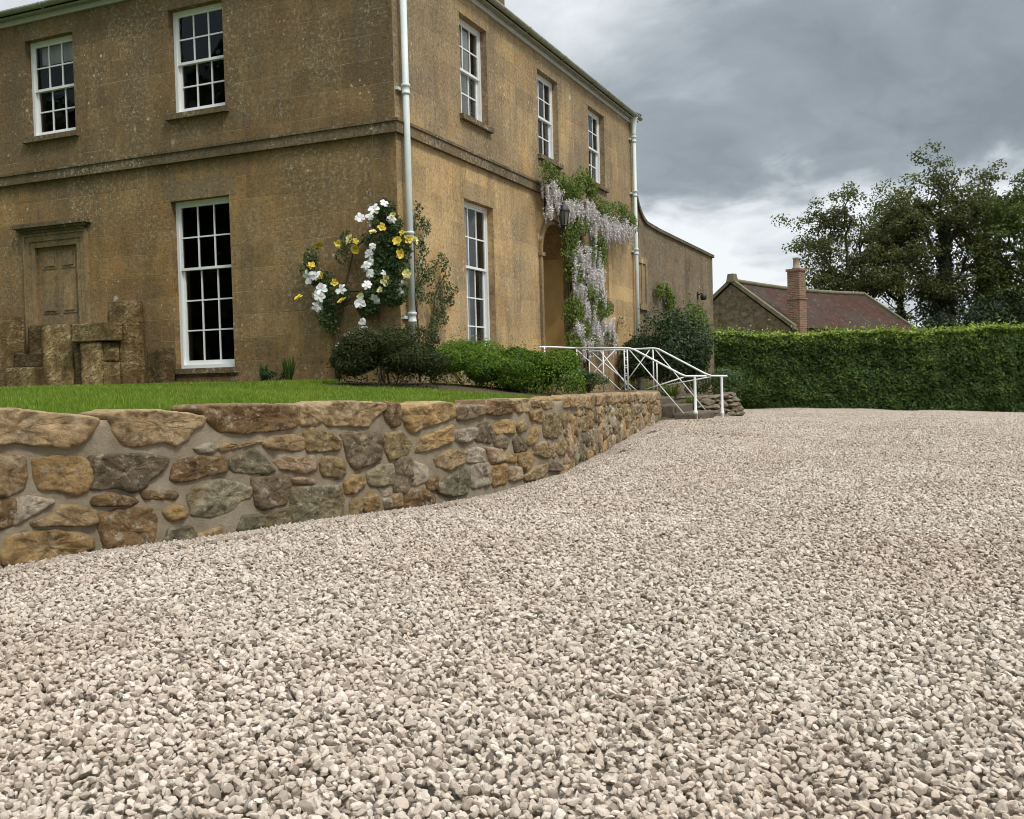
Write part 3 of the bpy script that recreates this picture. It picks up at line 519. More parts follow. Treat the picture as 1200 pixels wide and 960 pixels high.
# ------------------------------------------------------------------ the retaining wall
SCOL = {'t': (.36,.262,.15), 'o': (.36,.245,.115), 'b': (.21,.135,.068), 'k': (.17,.135,.09), 'g': (.18,.165,.11),
        'l': (.30,.275,.19), 'w': (.40,.355,.285), 'p': (.36,.27,.19), 'u': (.25,.195,.10)}
stones = []
for ln in STONES.strip().split('\n'):
    k, p = ln.split('|'); stones.append((k, [tuple(map(float, q.split(','))) for q in p.split()]))
UEND = WS[-1]; U0 = 8.22
def fill(ua, ub, cope=None):
    """rubble packed by trial: big stones first, small ones wedged into what is left"""
    placed = [(sum(q[0] for q in pl)/len(pl), sum(q[1] for q in pl)/len(pl), max(q[0] for q in pl)-min(q[0] for q in pl)+.012, max(q[1] for q in pl)-min(q[1] for q in pl)+.012) for k_, pl in stones if pl and not k_.startswith('C')]; n0 = len(placed)
    for w0, w1, h0, h1, tries in ((.22, .42, .15, .26, 500), (.14, .28, .11, .20, 1500), (.08, .17, .07, .14, 3500), (.05, .10, .04, .085, 5000)):
        for _ in range(tries):
            w, h = random.uniform(w0, w1), random.uniform(h0, h1)
            if random.random() < .35 and w0 > .1: w, h = h*.9, w*.9
            u = random.uniform(ua+w/2, ub-w/2); top = wall_top(u)-.13; foot = np.interp(u, WS, WP[:, 2])-.08
            if top-foot < h: continue
            z = random.uniform(foot+h/2, top-h/2)
            if any(abs(u-a_) < (w+c_)/2+.010 and abs(z-b_) < (h+d_)/2+.010 for a_, b_, c_, d_ in placed): continue
            placed.append((u, z, w, h))
    for u, z, w, h in placed[n0:]:
        n = random.choice((5, 6, 7, 8)); a0 = random.uniform(0, 6.28); pl = []
        for k in range(n):
            a = a0+6.283*(k+random.uniform(-.22, .22))/n; ca, sa = math.cos(a), math.sin(a)
            e = (abs(ca)**4+abs(sa)**4)**-.25*random.uniform(.88, 1.06)
            pl.append((u+ca*e*w/2, z+sa*e*h/2))
        stones.append((random.choice('tttttoopkbuupplwwgt'), pl))
    u = ua if cope is None else cope
    while u < ub-.03:
        w = min(random.uniform(.14, .40), ub-u); tp = wall_top(u+w/2)+random.uniform(-.012, .008); j = lambda: random.uniform(-.02, .02); h = random.uniform(.09, .15)
        stones.append(('C '+random.choice('ttobtpt'), [(u+.01, tp-h+j()), (u+w/2, tp-h+j()), (u+w-.01, tp-h+j()), (u+w-.006, tp-.025+j()*.5), (u+w*.6, tp+j()*.4), (u+.006, tp-.025+j()*.5)]))
        u += w
fill(.05, 1.88); fill(7.3, UEND-.02, 8.19)
SV, SF, SCc = [], [], []; CV, CF, CC = [], [], []; 
def rock_face(k, pl):
    cop = k.startswith('C'); k = k[-1]
    p = np.array(pl); a = p.T; area = .5*np.sum(a[0]*np.roll(a[1], -1)-np.roll(a[0], -1)*a[1])
    if area < 0: p = p[::-1]
    cc_ = p.mean(0); p = cc_+(p-cc_)*(1+.019/max(.03, math.sqrt(abs(area))*.5))    # stones reach well into the joints
    for _ in range(2):                                     # round the corners
        q = np.roll(p, -1, 0); p = np.stack([p*.91+q*.09, p*.09+q*.91], 1).reshape(-1, 2)
    seg = np.linalg.norm(np.roll(p, -1, 0)-p, axis=1); per = seg.sum(); n = int(np.clip(per/.012, 22, 120))
    s = np.concatenate([[0], np.cumsum(seg)]); tt = np.linspace(0, per, n, endpoint=False)
    pc = np.vstack([p, p[:1]]); o = np.stack([np.interp(tt, s, pc[:, 0]), np.interp(tt, s, pc[:, 1])], 1)
    c = o.mean(0); sd = random.uniform(0, 50)
    for i in range(n):
        w_ = Vector((o[i, 0]*9+sd, o[i, 1]*9, sd)); w2 = Vector((o[i, 0]*28+sd, o[i, 1]*28, sd))
        o[i] += (o[i]-c)/(np.linalg.norm(o[i]-c)+1e-6)*(noise.noise(w_)*.008+noise.noise(w2)*.007)
    R = min(.17, .5*math.sqrt(abs(area)))
    proud = random.uniform(.018, .036)
    def prof(ins): return proud*(1-(1-min(1, ins/.022))**2)
    rings = [(0, -.36 if cop else -.06), (0, -.010)]
    ins_l = [0.003, .008, .016, .026]
    x = .04
    while x < R*.98: ins_l.append(x); x += .013
    rings += [(q_, prof(q_)) for q_ in ins_l]
    V = []; tilt = (random.uniform(-.06, .06), random.uniform(-.08, .08))
    for ri, (ins, d) in enumerate(rings):
        f = max(.06, 1-ins/R) if ins else 1.
        pts = c+(o-c)*f
        for q_ in pts:
            dd = d
            if ri > 0:
                v3 = Vector((q_[0]+sd, q_[1], sd))
                ridge = noise.noise(v3*6)*.018+abs(noise.noise(v3*11))*.030-.008+abs(noise.noise(v3*26))*.016-.004+noise.noise(v3*60)*.006
                dd = d+ridge*min(1, .25+ins/.03)+((q_-c)@np.array(tilt))*min(1, ins/.02)
            V.append((q_[0], q_[1], dd))
    m = len(rings); V = np.array(V)
    F = [(r_*n+i, r_*n+(i+1) % n, (r_+1)*n+(i+1) % n, (r_+1)*n+i) for r_ in range(m-1) for i in range(n)]
    V = np.vstack([V, [[c[0], c[1], V[-n:, 2].mean()]]])
    F += [((m-1)*n+i, (m-1)*n+(i+1) % n, m*n, m*n) for i in range(n)]
    Wd = wall_at(V[:, 0], V[:, 1], V[:, 2])
    base = np.array(SCOL[k])*random.uniform(.82, 1.2)
    return cop, Wd, F, np.tile(np.append(base, random.random()), (len(V), 1))
so = co_ = 0
for k, pl in stones:
    if len(pl) < 3: continue
    cop, V, F, cc = rock_face(k, pl)
    F = [f if f[2] != f[3] else f[:3] for f in F]
    if cop: CV.append(V); CF += [tuple(i+co_ for i in f) for f in F]; co_ += len(V); CC.append(cc)
    else: SV.append(V); SF += [tuple(i+so for i in f) for f in F]; so += len(V); SCc.append(cc)
t = NT('rubble'); P = t.pos(); at = t.n('ShaderNodeAttribute', attribute_name='tone')
n1 = t.noise(P, 9, 7, .7); n2 = t.noise(P, 40, 8, .78); n3 = t.noise(P, 3.1, 4, .6)
c = t.mix(t.ramp(n1, [(.32, .0), (.68, 1)]), t.mix(1, at.outputs[0], (.5,.45,.4), 'MULTIPLY'), t.mix(1, at.outputs[0], (1.45,1.4,1.3), 'MULTIPLY'))
c = t.mix(t.ramp(n3, [(.5, 0), (.7, .45)]), c, (.25,.145,.05))                       # iron staining
c = t.mix(t.ramp(t.noise(P, 14, 6, .75), [(.53, 0), (.64, .75)]), c, (.46,.39,.28))    # lime crust
c = t.mix(t.ramp(t.noise(t.map(P, (1, 1, 1), (4, 2, 7)), 11, 6, .7), [(.55, 0), (.7, .75)]), c, (.06,.045,.028))
c = t.mix(t.ramp(n2, [(.52, 0), (.74, .5)]), c, (.10,.07,.04))
h = t.math('ADD', n1, t.math('MULTIPLY', n2, .8))
m_rub = t.finish(c, .9, t.bump(h, 1., .035), .25)
t = NT('lime_mortar'); P = t.pos()
c = t.ramp(t.noise(P, 4.5, 7, .65), [(.3, (.175,.143,.098)), (.55, (.265,.222,.158)), (.75, (.35,.30,.222))])
c = t.mix(t.ramp(t.noise(P, 2.2, 4), [(.5, 0), (.7, .4)]), c, (.22,.165,.105))
m_mort = t.finish(c, .95, t.bump(t.math('ADD', t.noise(P, 60, 6, .7), t.noise(P, 16, 4)), .7, .012), .1)
rw = thing('retaining_wall', (3.3, -3, 0), 'low curved rubble stone retaining wall with thick mortar joints between lawn and gravel', 'wall')
us = np.arange(0, UEND+.001, .05); us[-1] = UEND
rows = [('f', z) for z in np.linspace(-.12, 1, 24)]
V = []; 
for u in us:
    tp = wall_top(u)-.035
    for _, f in rows:
        z = -.15+(tp+.15)*(f+.12)/1.12
        q = Vector((u*5, z*5, 1.)); V.append(wall_at(u, z, noise.noise(q)*.011+noise.noise(q*3.3)*.007-.004))
    V.append(wall_at(u, tp, -.16)); V.append(wall_at(u, tp-.01, -.36)); V.append(wall_at(u, -.15, -.37))
n = len(rows)+3; V = np.array(V).reshape(-1, 3); F = []
for i in range(len(us)-1):
    for k in range(n-1): F.append((i*n+k, (i+1)*n+k, (i+1)*n+k+1, i*n+k+1))
F.append(tuple(range(n))[::-1]); F.append(tuple((len(us)-1)*n+k for k in range(n)))
mesh_obj('mortar_core', V, F, m_mort, rw, smooth=True)
mesh_obj('stonework', np.vstack(SV), SF, m_rub, rw, smooth=True, attrs={'tone': ('FLOAT_COLOR', 'POINT', np.vstack(SCc))})
mesh_obj('coping', np.vstack(CV), CF, m_rub, rw, smooth=True, attrs={'tone': ('FLOAT_COLOR', 'POINT', np.vstack(CC))})
# squared stones at the end of the wall, by the steps
ez = wall_at(UEND, 0, 0)
for i, (z0, z1) in enumerate(((-.05, .22), (.235, .42), (.435, .66))):
    o = rock_slab('quoin', ez[0]-.36, ez[0]+.015, ez[1]-.02, ez[1]+.10+.02*(i % 2), z0, z1, m_rub, rw, 8, .02, i+3.)
    a = o.data.attributes.new('tone', 'FLOAT_COLOR', 'POINT'); a.data.foreach_set('color', np.tile([.30,.21,.12, 1], len(o.data.vertices)).astype(np.float32))

# ------------------------------------------------------------------ lawn and bed
def bed_side(x, y):
    """True where the planting bed is, next to the house and the steps"""
    lim = np.where(x < -.5, -.28-.25*np.clip((x+1.2)/.7, 0, 1), np.interp(x, [-.5, 0, 2.4, 3.4], [-1.75, -1.9, -1.42, -1.3]))
    return y > lim
st = .12
xs = np.arange(-12, 3.4, st); ys = np.arange(-12.5, 5.5, st)
X, Y = np.meshgrid(xs, ys); ok = inside(TERR, X, Y) | inside(TERR, X+st, Y) | inside(TERR, X, Y+st) | inside(TERR, X+st, Y+st)
out2 = np.vstack([wall_at(WS, 0, -.2)[:, :2], TERR[len(INNER):]])
ok &= inside(out2, X, Y) & inside(out2, X+st, Y+st) & inside(out2, X, Y+st) & inside(out2, X+st, Y)
Z = L(X, Y)
def cells(mask, dz):
    V = []; F = []
    for i, j in zip(*np.nonzero(mask)):
        b = len(V); V += [(xs[j], ys[i]), (xs[j]+st, ys[i]), (xs[j]+st, ys[i]+st), (xs[j], ys[i]+st)]; F.append((b, b+1, b+2, b+3))
    V = np.array(V); V = np.concatenate([V, (L(V[:, 0], V[:, 1])+dz)[:, None]], 1)
    return V, F
bs = bed_side(X, Y)
t = NT('turf'); P = t.pos()
m_turf = t.finish(t.ramp(t.noise(P, 3, 6), [(.3, (.07,.11,.012)), (.7, (.11,.165,.018))]), .95, t.bump(t.noise(P, 40, 4), .8, .03), .1)
m_soil = plain('soil', (.075,.055,.038), .95, .1, .35, 14, .8)
V, F = cells(ok & ~bs, 0.); o = mesh_obj('lawn', V, F, m_turf); tag(o, kind='structure')
V, F = cells(ok & bs, .0); V[:, 2] += .004; o = mesh_obj('flower_bed', V, F, m_soil); tag(o, kind='structure')
m_grass = leafmat('grass_blades', [(0, (.075,.12,.010)), (.5, (.165,.25,.022)), (.85, (.245,.33,.036)), (1, (.32,.32,.08))], .35, .5, .3)
n = 330000
x = RNG.uniform(-10, 3.2, n); y = RNG.uniform(-10.8, .0, n)
k = inside(TERR, x, y) & ~bed_side(x, y+.05+.08*RNG.random(n))
dc = np.hypot(x-7, y+12.3); k &= (x > -1.5-.75*(y+11)) | (y > -4); k &= RNG.random(n) < np.clip(10/dc, .35, 1)
x = x[k]; y = y[k]; n = len(x); z = L(x, y)
pn = np.array([noise.noise(Vector((a*1.1, b_*1.1, 0))) for a, b_ in zip(x, y)])
hgt = RNG.uniform(.03, .062, n)*(1+.25*pn); a = RNG.uniform(0, 2*math.pi, n); w = RNG.uniform(.0022, .0042, n)*np.clip(dc[k]/7, 1, 2)
lean = RNG.uniform(.0, .03, n); la = RNG.uniform(0, 2*math.pi, n)
bx, by = np.cos(a)*w, np.sin(a)*w
A0 = np.stack([x-bx, y-by, z-.005], 1); A1 = np.stack([x+bx, y+by, z-.005], 1)
mx, my = x+np.cos(la)*lean*.4, y+np.sin(la)*lean*.4
B0 = np.stack([mx-bx*.7, my-by*.7, z+hgt*.6], 1); B1 = np.stack([mx+bx*.7, my+by*.7, z+hgt*.6], 1)
T = np.stack([x+np.cos(la)*lean, y+np.sin(la)*lean, z+hgt], 1)
V = np.stack([A0, A1, B1, B0, T], 1).reshape(-1, 3); i = np.arange(n)*5
F = np.concatenate([np.stack([i, i+1, i+2], 1), np.stack([i, i+2, i+3], 1), np.stack([i+3, i+2, i+4], 1)])
rn = np.clip(.45+.28*pn+RNG.normal(0, .16, n), 0, 1)
o = mesh_obj('grass', V, F, m_grass, uv=False, attrs={'rnd': ('FLOAT', 'FACE', np.tile(rn, 3))})
tag(o, 'short bright green lawn grass behind the rubble wall', 'grass', kind='stuff')
# ------------------------------------------------------------------ the house
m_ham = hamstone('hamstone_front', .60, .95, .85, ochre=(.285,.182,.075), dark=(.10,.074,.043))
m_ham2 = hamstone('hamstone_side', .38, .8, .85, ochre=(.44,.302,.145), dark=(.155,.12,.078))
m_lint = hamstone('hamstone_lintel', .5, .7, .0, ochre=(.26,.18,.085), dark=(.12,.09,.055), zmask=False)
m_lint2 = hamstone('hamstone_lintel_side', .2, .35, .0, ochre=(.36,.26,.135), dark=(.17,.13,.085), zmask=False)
m_trim = hamstone('hamstone_trim', .95, 1.1, .0, ochre=(.2,.14,.07), dark=(.085,.066,.042), zmask=False)
m_clean = hamstone('hamstone_dressed', .25, .2, .0, zmask=False, ochre=(.30,.21,.105))
m_white = plain('white_gloss_paint', (.72,.73,.72), .35, .5, .04, 3)
m_pipe = plain('pale_grey_paint', (.55,.60,.58), .45, .4, .07, 3)
m_gutter = plain('mossy_gutter', (.24,.25,.19), .6, .4, .35, 7)
m_fascia = plain('grey_fascia_paint', (.40,.41,.38), .6, .3, .12, 5)
m_room = plain('dark_room', (.035,.032,.03), .9, .1, .2, 1)
m_blind = plain('white_blind', (.80,.80,.77), .8, .2, .04, 2)
m_curtain = plain('pale_shutter', (.78,.80,.80), .6, .3, .05, 2)
t = NT('slate'); P = t.pos()
br = t.n('ShaderNodeTexBrick', {'Vector': t.uv(), 'Color1': (.045,.047,.05), 'Color2': (.085,.085,.082), 'Mortar': (.015,.015,.015), 'Scale': 1., 'Mortar Size': .008, 'Brick Width': .3, 'Row Height': .22}, offset=.5)
c = t.mix(t.ramp(t.noise(P, 5, 6, .7), [(.52, 0), (.66, .6)]), br.outputs[0], (.17,.165,.11))
m_slate = t.finish(c, .6, t.bump(br.outputs[1], -.5, .01), .4)
def glass(name):
    t = NT(name); fr = t.n('ShaderNodeFresnel', {'IOR': 1.5})
    P = t.pos()
    g = t.n('ShaderNodeBsdfGlossy', {'Color': (.9,.94,.95), 'Roughness': .012}); tr = t.n('ShaderNodeBsdfTransparent', {'Color': (.95,.96,.95)})
    m = t.n('ShaderNodeMixShader', {0: fr}); t.t.links.new(tr.outputs[0], m.inputs[1]); t.t.links.new(g.outputs[0], m.inputs[2])
    t.t.links.new(m.outputs[0], t.out.inputs[0]); return t.m
m_glass = glass('window_glass')

XA, YB, ZE = -13.6, 11.56, 7.42
UT, UB, LT, LB, ZS = 6.80, 5.20, 3.88, 1.29, 4.46
house = thing('manor_house', (-6.8, 5.8, .7), 'two-storey ochre ashlar stone house with white sash windows and lichen streaks', 'house')
FA = lambda u, z, d: (u, -d, z)
FB = lambda u, z, d: (d, u, z)
def facade(name, f, u0, u1, z0, z1, holes, mat, flip, arch=None):
    us = sorted({u0, u1, *[h[0] for h in holes], *[h[1] for h in holes]}); zs = sorted({z0, z1, *[h[2] for h in holes], *[h[3] for h in holes]})
    b = MB(); fx = (lambda q: q[::-1]) if flip else (lambda q: q)
    for i in range(len(us)-1):
        for k in range(len(zs)-1):
            uc, zc = (us[i]+us[i+1])/2, (zs[k]+zs[k+1])/2
            if any(h[0] < uc < h[1] and h[2] < zc < h[3] for h in holes): continue
            b.quad(*fx([f(us[i], zs[k], 0), f(us[i+1], zs[k], 0), f(us[i+1], zs[k+1], 0), f(us[i], zs[k+1], 0)]))
    for h in holes:
        a, c, e, g, dp = h[:5]
        b.quad(f(a, e, 0), f(a, e, -dp), f(a, g, -dp), f(a, g, 0)); b.quad(f(c, e, 0), f(c, e, -dp), f(c, g, -dp), f(c, g, 0))
        b.quad(f(a, e, 0), f(c, e, 0), f(c, e, -dp), f(a, e, -dp))
        if not (len(h) > 5): b.quad(f(a, g, 0), f(c, g, 0), f(c, g, -dp), f(a, g, -dp))
        else:                                            # arched head: spandrels and soffit
            r = (c-a)/2; m = (a+c)/2; sp = g-r; n = 20
            arc = [(m-r*math.cos(math.pi*k/n), sp+r*math.sin(math.pi*k/n)) for k in range(n+1)]
            for k in range(n):
                p, q = arc[k], arc[k+1]
                b.quad(f(p[0], p[1], 0), f(q[0], q[1], 0), f(q[0], g+.0, 0), f(p[0], g+.0, 0))
                b.quad(f(p[0], p[1], 0), f(q[0], q[1], 0), f(q[0], q[1], -dp), f(p[0], p[1], -dp))
    o = mesh_obj(name, b.v, b.f, mat, house, fix=False)
    bm = bmesh.new(); bm.from_mesh(o.data); bmesh.ops.remove_doubles(bm, verts=bm.verts, dist=1e-4); bm.to_mesh(o.data); bm.free()
    return o
WA = [(-6.99, -5.93, UB, UT), (-3.95, -2.91, UB, UT), (-4.03, -2.90, LB, LT), (-9.95, -8.9, UB, UT), (-10.0, -8.87, LB, LT)]
WB = [(2.11, 3.13, UB, UT), (5.38, 6.45, UB, UT), (8.27, 9.36, UB, UT), (2.12, 3.22, LB, LT), (8.37, 9.48, 2.64, 3.86)]
DOOR_A = (-6.93, -5.99, 1.02, 3.38); ARCH = (5.40, 6.60, .66, 3.96)
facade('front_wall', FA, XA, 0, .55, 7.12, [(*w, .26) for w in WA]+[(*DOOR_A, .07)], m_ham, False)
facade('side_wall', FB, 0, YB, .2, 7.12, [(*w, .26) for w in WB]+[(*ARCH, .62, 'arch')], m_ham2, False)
b = MB(); b.quad((XA,0,.2),(XA,YB,.2),(XA,YB,7.12),(XA,0,7.12)); b.quad((XA,YB,.2),(0,YB,.2),(0,YB,7.12),(XA,YB,7.12)); b.build('rear_wall', m_ham2, house)
b = MB()
b.box(XA, .065, -.065, -.001, ZS, ZS+.15); b.box(XA, .085, -.085, -.001, ZS+.15, ZS+.19)
b.box(.001, .065, 0, YB+.05, ZS, ZS+.15); b.box(.001, .085, 0, YB+.06, ZS+.15, ZS+.19)
b.build('string_course', m_trim, house)
b = MB(); b.box(XA, .035, -.035, -.001, .5, 1.145); b.box(.001, .035, .0, 5.2, .4, 1.145); b.build('plinth', m_ham, house)
# eaves
b = MB(); b.box(XA, .04, -.04, -.002, 7.09, 7.17); b.box(.002, .04, 0, YB+.03, 7.09, 7.17); b.build('fascia', m_fascia, house)
b = MB(); b.box(XA, .13, -.13, -.0015, 7.172, 7.20); b.box(.0015, .13, 0, YB+.12, 7.172, 7.20); b.build('soffit', m_gutter, house)
def half_round(b, p0, p1, r=.06):
    p0, p1 = Vector(p0), Vector(p1); d = (p1-p0).normalized(); s = d.cross(Vector((0, 0, 1))); V = []; n = 10
    for p in (p0, p1):
        for rr in (r, r-.008):
            for k in range(n+1):
                a = math.pi+math.pi*k/n; V.append(p+s*rr*math.cos(a)+Vector((0, 0, rr*math.sin(a))))
    m = n+1; F = []
    for k in range(n): F += [(k, k+1, 2*m+k+1, 2*m+k), (m+k, 3*m+k, 3*m+k+1, m+k+1), (k, m+k, m+k+1, k+1), (2*m+k, 2*m+k+1, 3*m+k+1, 3*m+k)]
    F += [(0, 2*m, 3*m, m), (n, m+n, 3*m+n, 2*m+n)]
    b.add(V, F, True)
gut = MB(); half_round(gut, (XA-.1, -.17, 7.27), (.17, -.17, 7.27)); half_round(gut, (.17, -.17, 7.271), (.17, YB+.18, 7.271))
gu = gut.build('gutter', m_gutter, house)
b = MB()
for y in np.arange(.9, YB, 1.83):
    b = MB(); b.tube([(.08, y, 7.19), (.16, y, 7.20), (.235, y, 7.28)], .011, 6); half_round(b, (.17, y-.03, 7.271), (.17, y+.03, 7.271), .069); b.build('gutter_bracket', m_gutter, gu)
for x in np.arange(-.9, XA, -1.83):
    b = MB(); b.tube([(x, -.08, 7.19), (x, -.16, 7.20), (x, -.235, 7.28)], .011, 6); half_round(b, (x-.03, -.17, 7.27), (x+.03, -.17, 7.27), .069); b.build('gutter_bracket', m_gutter, gu)
x0, x1, y0, y1 = XA-.17, .17, -.17, YB+.17; hy = (y1-y0)/2; ym = (y0+y1)/2; hr = hy*math.tan(rad(20.5)); rz = 7.305
ra, rb = (x0+hy, ym, rz+hr), (x1-hy, ym, rz+hr)
c0, c1, c2, c3 = (x0,y0,rz), (x1,y0,rz), (x1,y1,rz), (x0,y1,rz)
b = MB(); b.quad(c0, c1, rb, ra); b.quad(c1, c2, rb); b.quad(c2, c3, ra, rb); b.quad(c3, c0, ra)
lo = [(p[0], p[1], p[2]-.03) for p in (c0, c1, c2, c3)]
for i in range(4): b.quad((c0,c1,c2,c3)[i], (c0,c1,c2,c3)[(i+1) % 4], lo[(i+1) % 4], lo[i])
b.quad(*lo)
roof = b.build('roof', m_slate, house)
b = MB(); b.box(-3.74, -3.36, 11.30, 11.72, 6.6, 11.9); b.box(-3.80, -3.30, 11.24, 11.78, 11.9, 12.05); b.build('chimney', m_trim, roof)
b = MB()
for p in (c0, c1, c2, c3):
    q = ra if p in (c0, c3) else rb
    b.tube([p[:2]+(p[2]+.02,), q[:2]+(q[2]+.02,)], .06, 6)
b.tube([ra, rb], .07, 6); b.build('ridge_tile', m_slate, roof)

def bars(b, f, u0, u1, z0, z1, d0, d1):
    p = [f(u, z, d) for d in (d0, d1) for z in (z0, z1) for u in (u0, u1)]
    b.add(p, [(0,1,3,2), (4,6,7,5), (0,4,5,1), (2,3,7,6), (0,2,6,4), (1,5,7,3)])
def sash(f, w, rt, rb_, label=None, blind=None, curtain=None, cols=3):
    u0, u1, z0, z1 = w
    b = MB(); fw = .05
    bars(b, f, u0, u0+fw, z0, z1, -.115, -.22); bars(b, f, u1-fw, u1, z0, z1, -.115, -.22)
    bars(b, f, u0+fw, u1-fw, z1-fw, z1, -.115, -.22); bars(b, f, u0+fw, u1-fw, z0, z0+.055, -.075, -.22)
    win = b.build('sash_window', m_white, house)
    if label: win['label'] = label
    a0, a1 = u0+fw, u1-fw; h0, h1 = z0+.055, z1-fw; zm = h0+(h1-h0)*rb_/(rt+rb_)
    for nm, za, zb, d, rows in (('upper_sash', zm-.02, h1, -.13, rt), ('lower_sash', h0, zm+.02, -.172, rb_)):
        s = MB(); st = .042; dd = d-.036; br_ = .07 if nm[0] == 'l' else .04
        bars(s, f, a0, a0+st, za, zb, d, dd); bars(s, f, a1-st, a1, za, zb, d, dd)
        bars(s, f, a0+st, a1-st, za, za+br_, d, dd); bars(s, f, a0+st, a1-st, zb-.04, zb, d, dd)
        g0, g1, y0_, y1_ = a0+st, a1-st, za+br_, zb-.04
        for k in range(1, cols): c = g0+(g1-g0)*k/cols; bars(s, f, c-.011, c+.011, y0_, y1_, d-.004, dd+.006)
        for k in range(1, rows):
            c = y0_+(y1_-y0_)*k/rows
            for q in range(cols):
                bars(s, f, g0+(g1-g0)*q/cols+.011*(q > 0), g0+(g1-g0)*(q+1)/cols-.011*(q < cols-1), c-.011, c+.011, d-.004, dd+.006)
        s.build(nm, m_white, win)
        g = MB()
        for q in range(cols):                                     # each old pane sits a hair out of true
            for k in range(rows):
                ua, ub = g0+(g1-g0)*q/cols, g0+(g1-g0)*(q+1)/cols; va, vb = y0_+(y1_-y0_)*k/rows, y0_+(y1_-y0_)*(k+1)/rows
                j = lambda: random.uniform(-.0025, .0025)
                dg = d-.02; g.quad(f(ua, va, dg+j()), f(ub, va, dg+j()), f(ub, vb, dg+j()), f(ua, vb, dg+j()))
        mesh_obj('glass', g.v, g.f, m_glass, win)
    r = MB(); D = -3.4; e = .35
    U0, U1, Z0, Z1 = u0-e, u1+e, z0-.3, z1+.25
    r.quad(f(U0, Z0, D), f(U1, Z0, D), f(U1, Z1, D), f(U0, Z1, D)); r.quad(f(U0, Z0, -.262), f(U0, Z0, D), f(U0, Z1, D), f(U0, Z1, -.262)); r.quad(f(U1, Z0, -.262), f(U1, Z0, D), f(U1, Z1, D), f(U1, Z1, -.262))
    r.quad(f(U0, Z0, -.262), f(U1, Z0, -.262), f(U1, Z0, D), f(U0, Z0, D)); r.quad(f(U0, Z1, -.262), f(U1, Z1, -.262), f(U1, Z1, D), f(U0, Z1, D))
    r.build('room', m_room, win)
    s = MB(); lw = random.uniform(.10, .16); bars(s, f, u0-lw, u1+lw, z1+.001, z1+.30, .0035, -.004); lt = s.build('lintel', m_lint if f is FA else m_lint2, win)
    s = MB(); bars(s, f, u0-.07, u1+.07, z0-.085, z0-.003, .075, -.11); s.build('stone_sill', m_trim, win)
    if blind:
        s = MB(); n = max(1, int((z1-blind)/.045))
        for k in range(n):
            za = blind+(z1-.06-blind)*k/n; s.quad(f(u0+.08, za, -.285), f(u1-.08, za, -.285), f(u1-.08, za+.043, -.265), f(u0+.08, za+.043, -.265))
        s.build('blind', m_blind, win)
    for (ca, cb, cz) in curtain or []:
        s = MB(); n = 24; V = []; F = []
        for k in range(n+1):
            uu = ca+(cb-ca)*k/n; d = -.255+.012*math.sin(k*1.9)
            V += [f(uu, z0+.02, d), f(uu, cz or z1-.02, d)]
        s.add(V, [(2*k, 2*k+2, 2*k+3, 2*k+1) for k in range(n)], True); s.build('curtain', m_curtain, win)
    return win
sash(FA, WA[0], 2, 2, 'white sash window with a pale blind drawn partly down', blind=UT-.34)
sash(FA, WA[1], 2, 2); sash(FA, WA[2], 2, 3, 'tall white fifteen-pane ground floor window'); sash(FA, WA[3], 2, 2); sash(FA, WA[4], 2, 3)
sash(FB, WB[0], 2, 2, 'white sash window with slatted blind', blind=UB+.1)
sash(FB, WB[1], 2, 2, curtain=[(5.4, 5.98, UT-.1)]); sash(FB, WB[2], 2, 2, curtain=[(8.3, 8.88, UT-.1)])
sash(FB, WB[3], 2, 3, 'tall white sash window with pale curtain', curtain=[(2.14, 2.74, None)]); sash(FB, WB[4], 1, 1)

# blind stone doorway on the front
bd = MB(); u0, u1, z0, z1 = DOOR_A
bars(bd, FA, u0, u1, z0, z1, -.045, -.065)
dw = bd.build('blind_doorway', m_clean, house)
b = MB()
for (a, c, e, g) in ((-6.82, -6.50, 3.02, 3.31), (-6.39, -6.09, 3.02, 3.31), (-6.84, -6.50, 2.28, 2.95), (-6.40, -6.09, 2.28, 2.95), (-6.84, -6.50, 1.15, 2.1), (-6.40, -6.09, 1.15, 2.1)):
    bars(b, FA, a, c, e, g, -.036, -.0445); bars(b, FA, a+.045, c-.045, e+.045, g-.045, -.022, -.0355)
b.build('door_panel', m_clean, dw)
b = MB()
for k, (w0, w1, d) in enumerate(((0, .10, .022), (.10, .19, .04), (.19, .235, .055))):
    bars(b, FA, u0-w1, u0-w0, z0, z1+w1, d, -.002+.0004*k); bars(b, FA, u1+w0, u1+w1, z0, z1+w1, d, -.002+.0004*k); bars(b, FA, u0-w0, u1+w0, z1+w0, z1+w1, d-.001, -.002)
b.build('architrave', m_clean, dw)
b = MB()
bars(b, FA, -7.16, -5.78, 3.615, 3.66, .075, .001); bars(b, FA, -7.24, -5.72, 3.66, 3.70, .11, .001); bars(b, FA, -7.31, -5.66, 3.70, 3.75, .16, .001); bars(b, FA, -7.29, -5.68, 3.75, 3.775, .13, .001)
b.build('cornice', m_trim, dw)
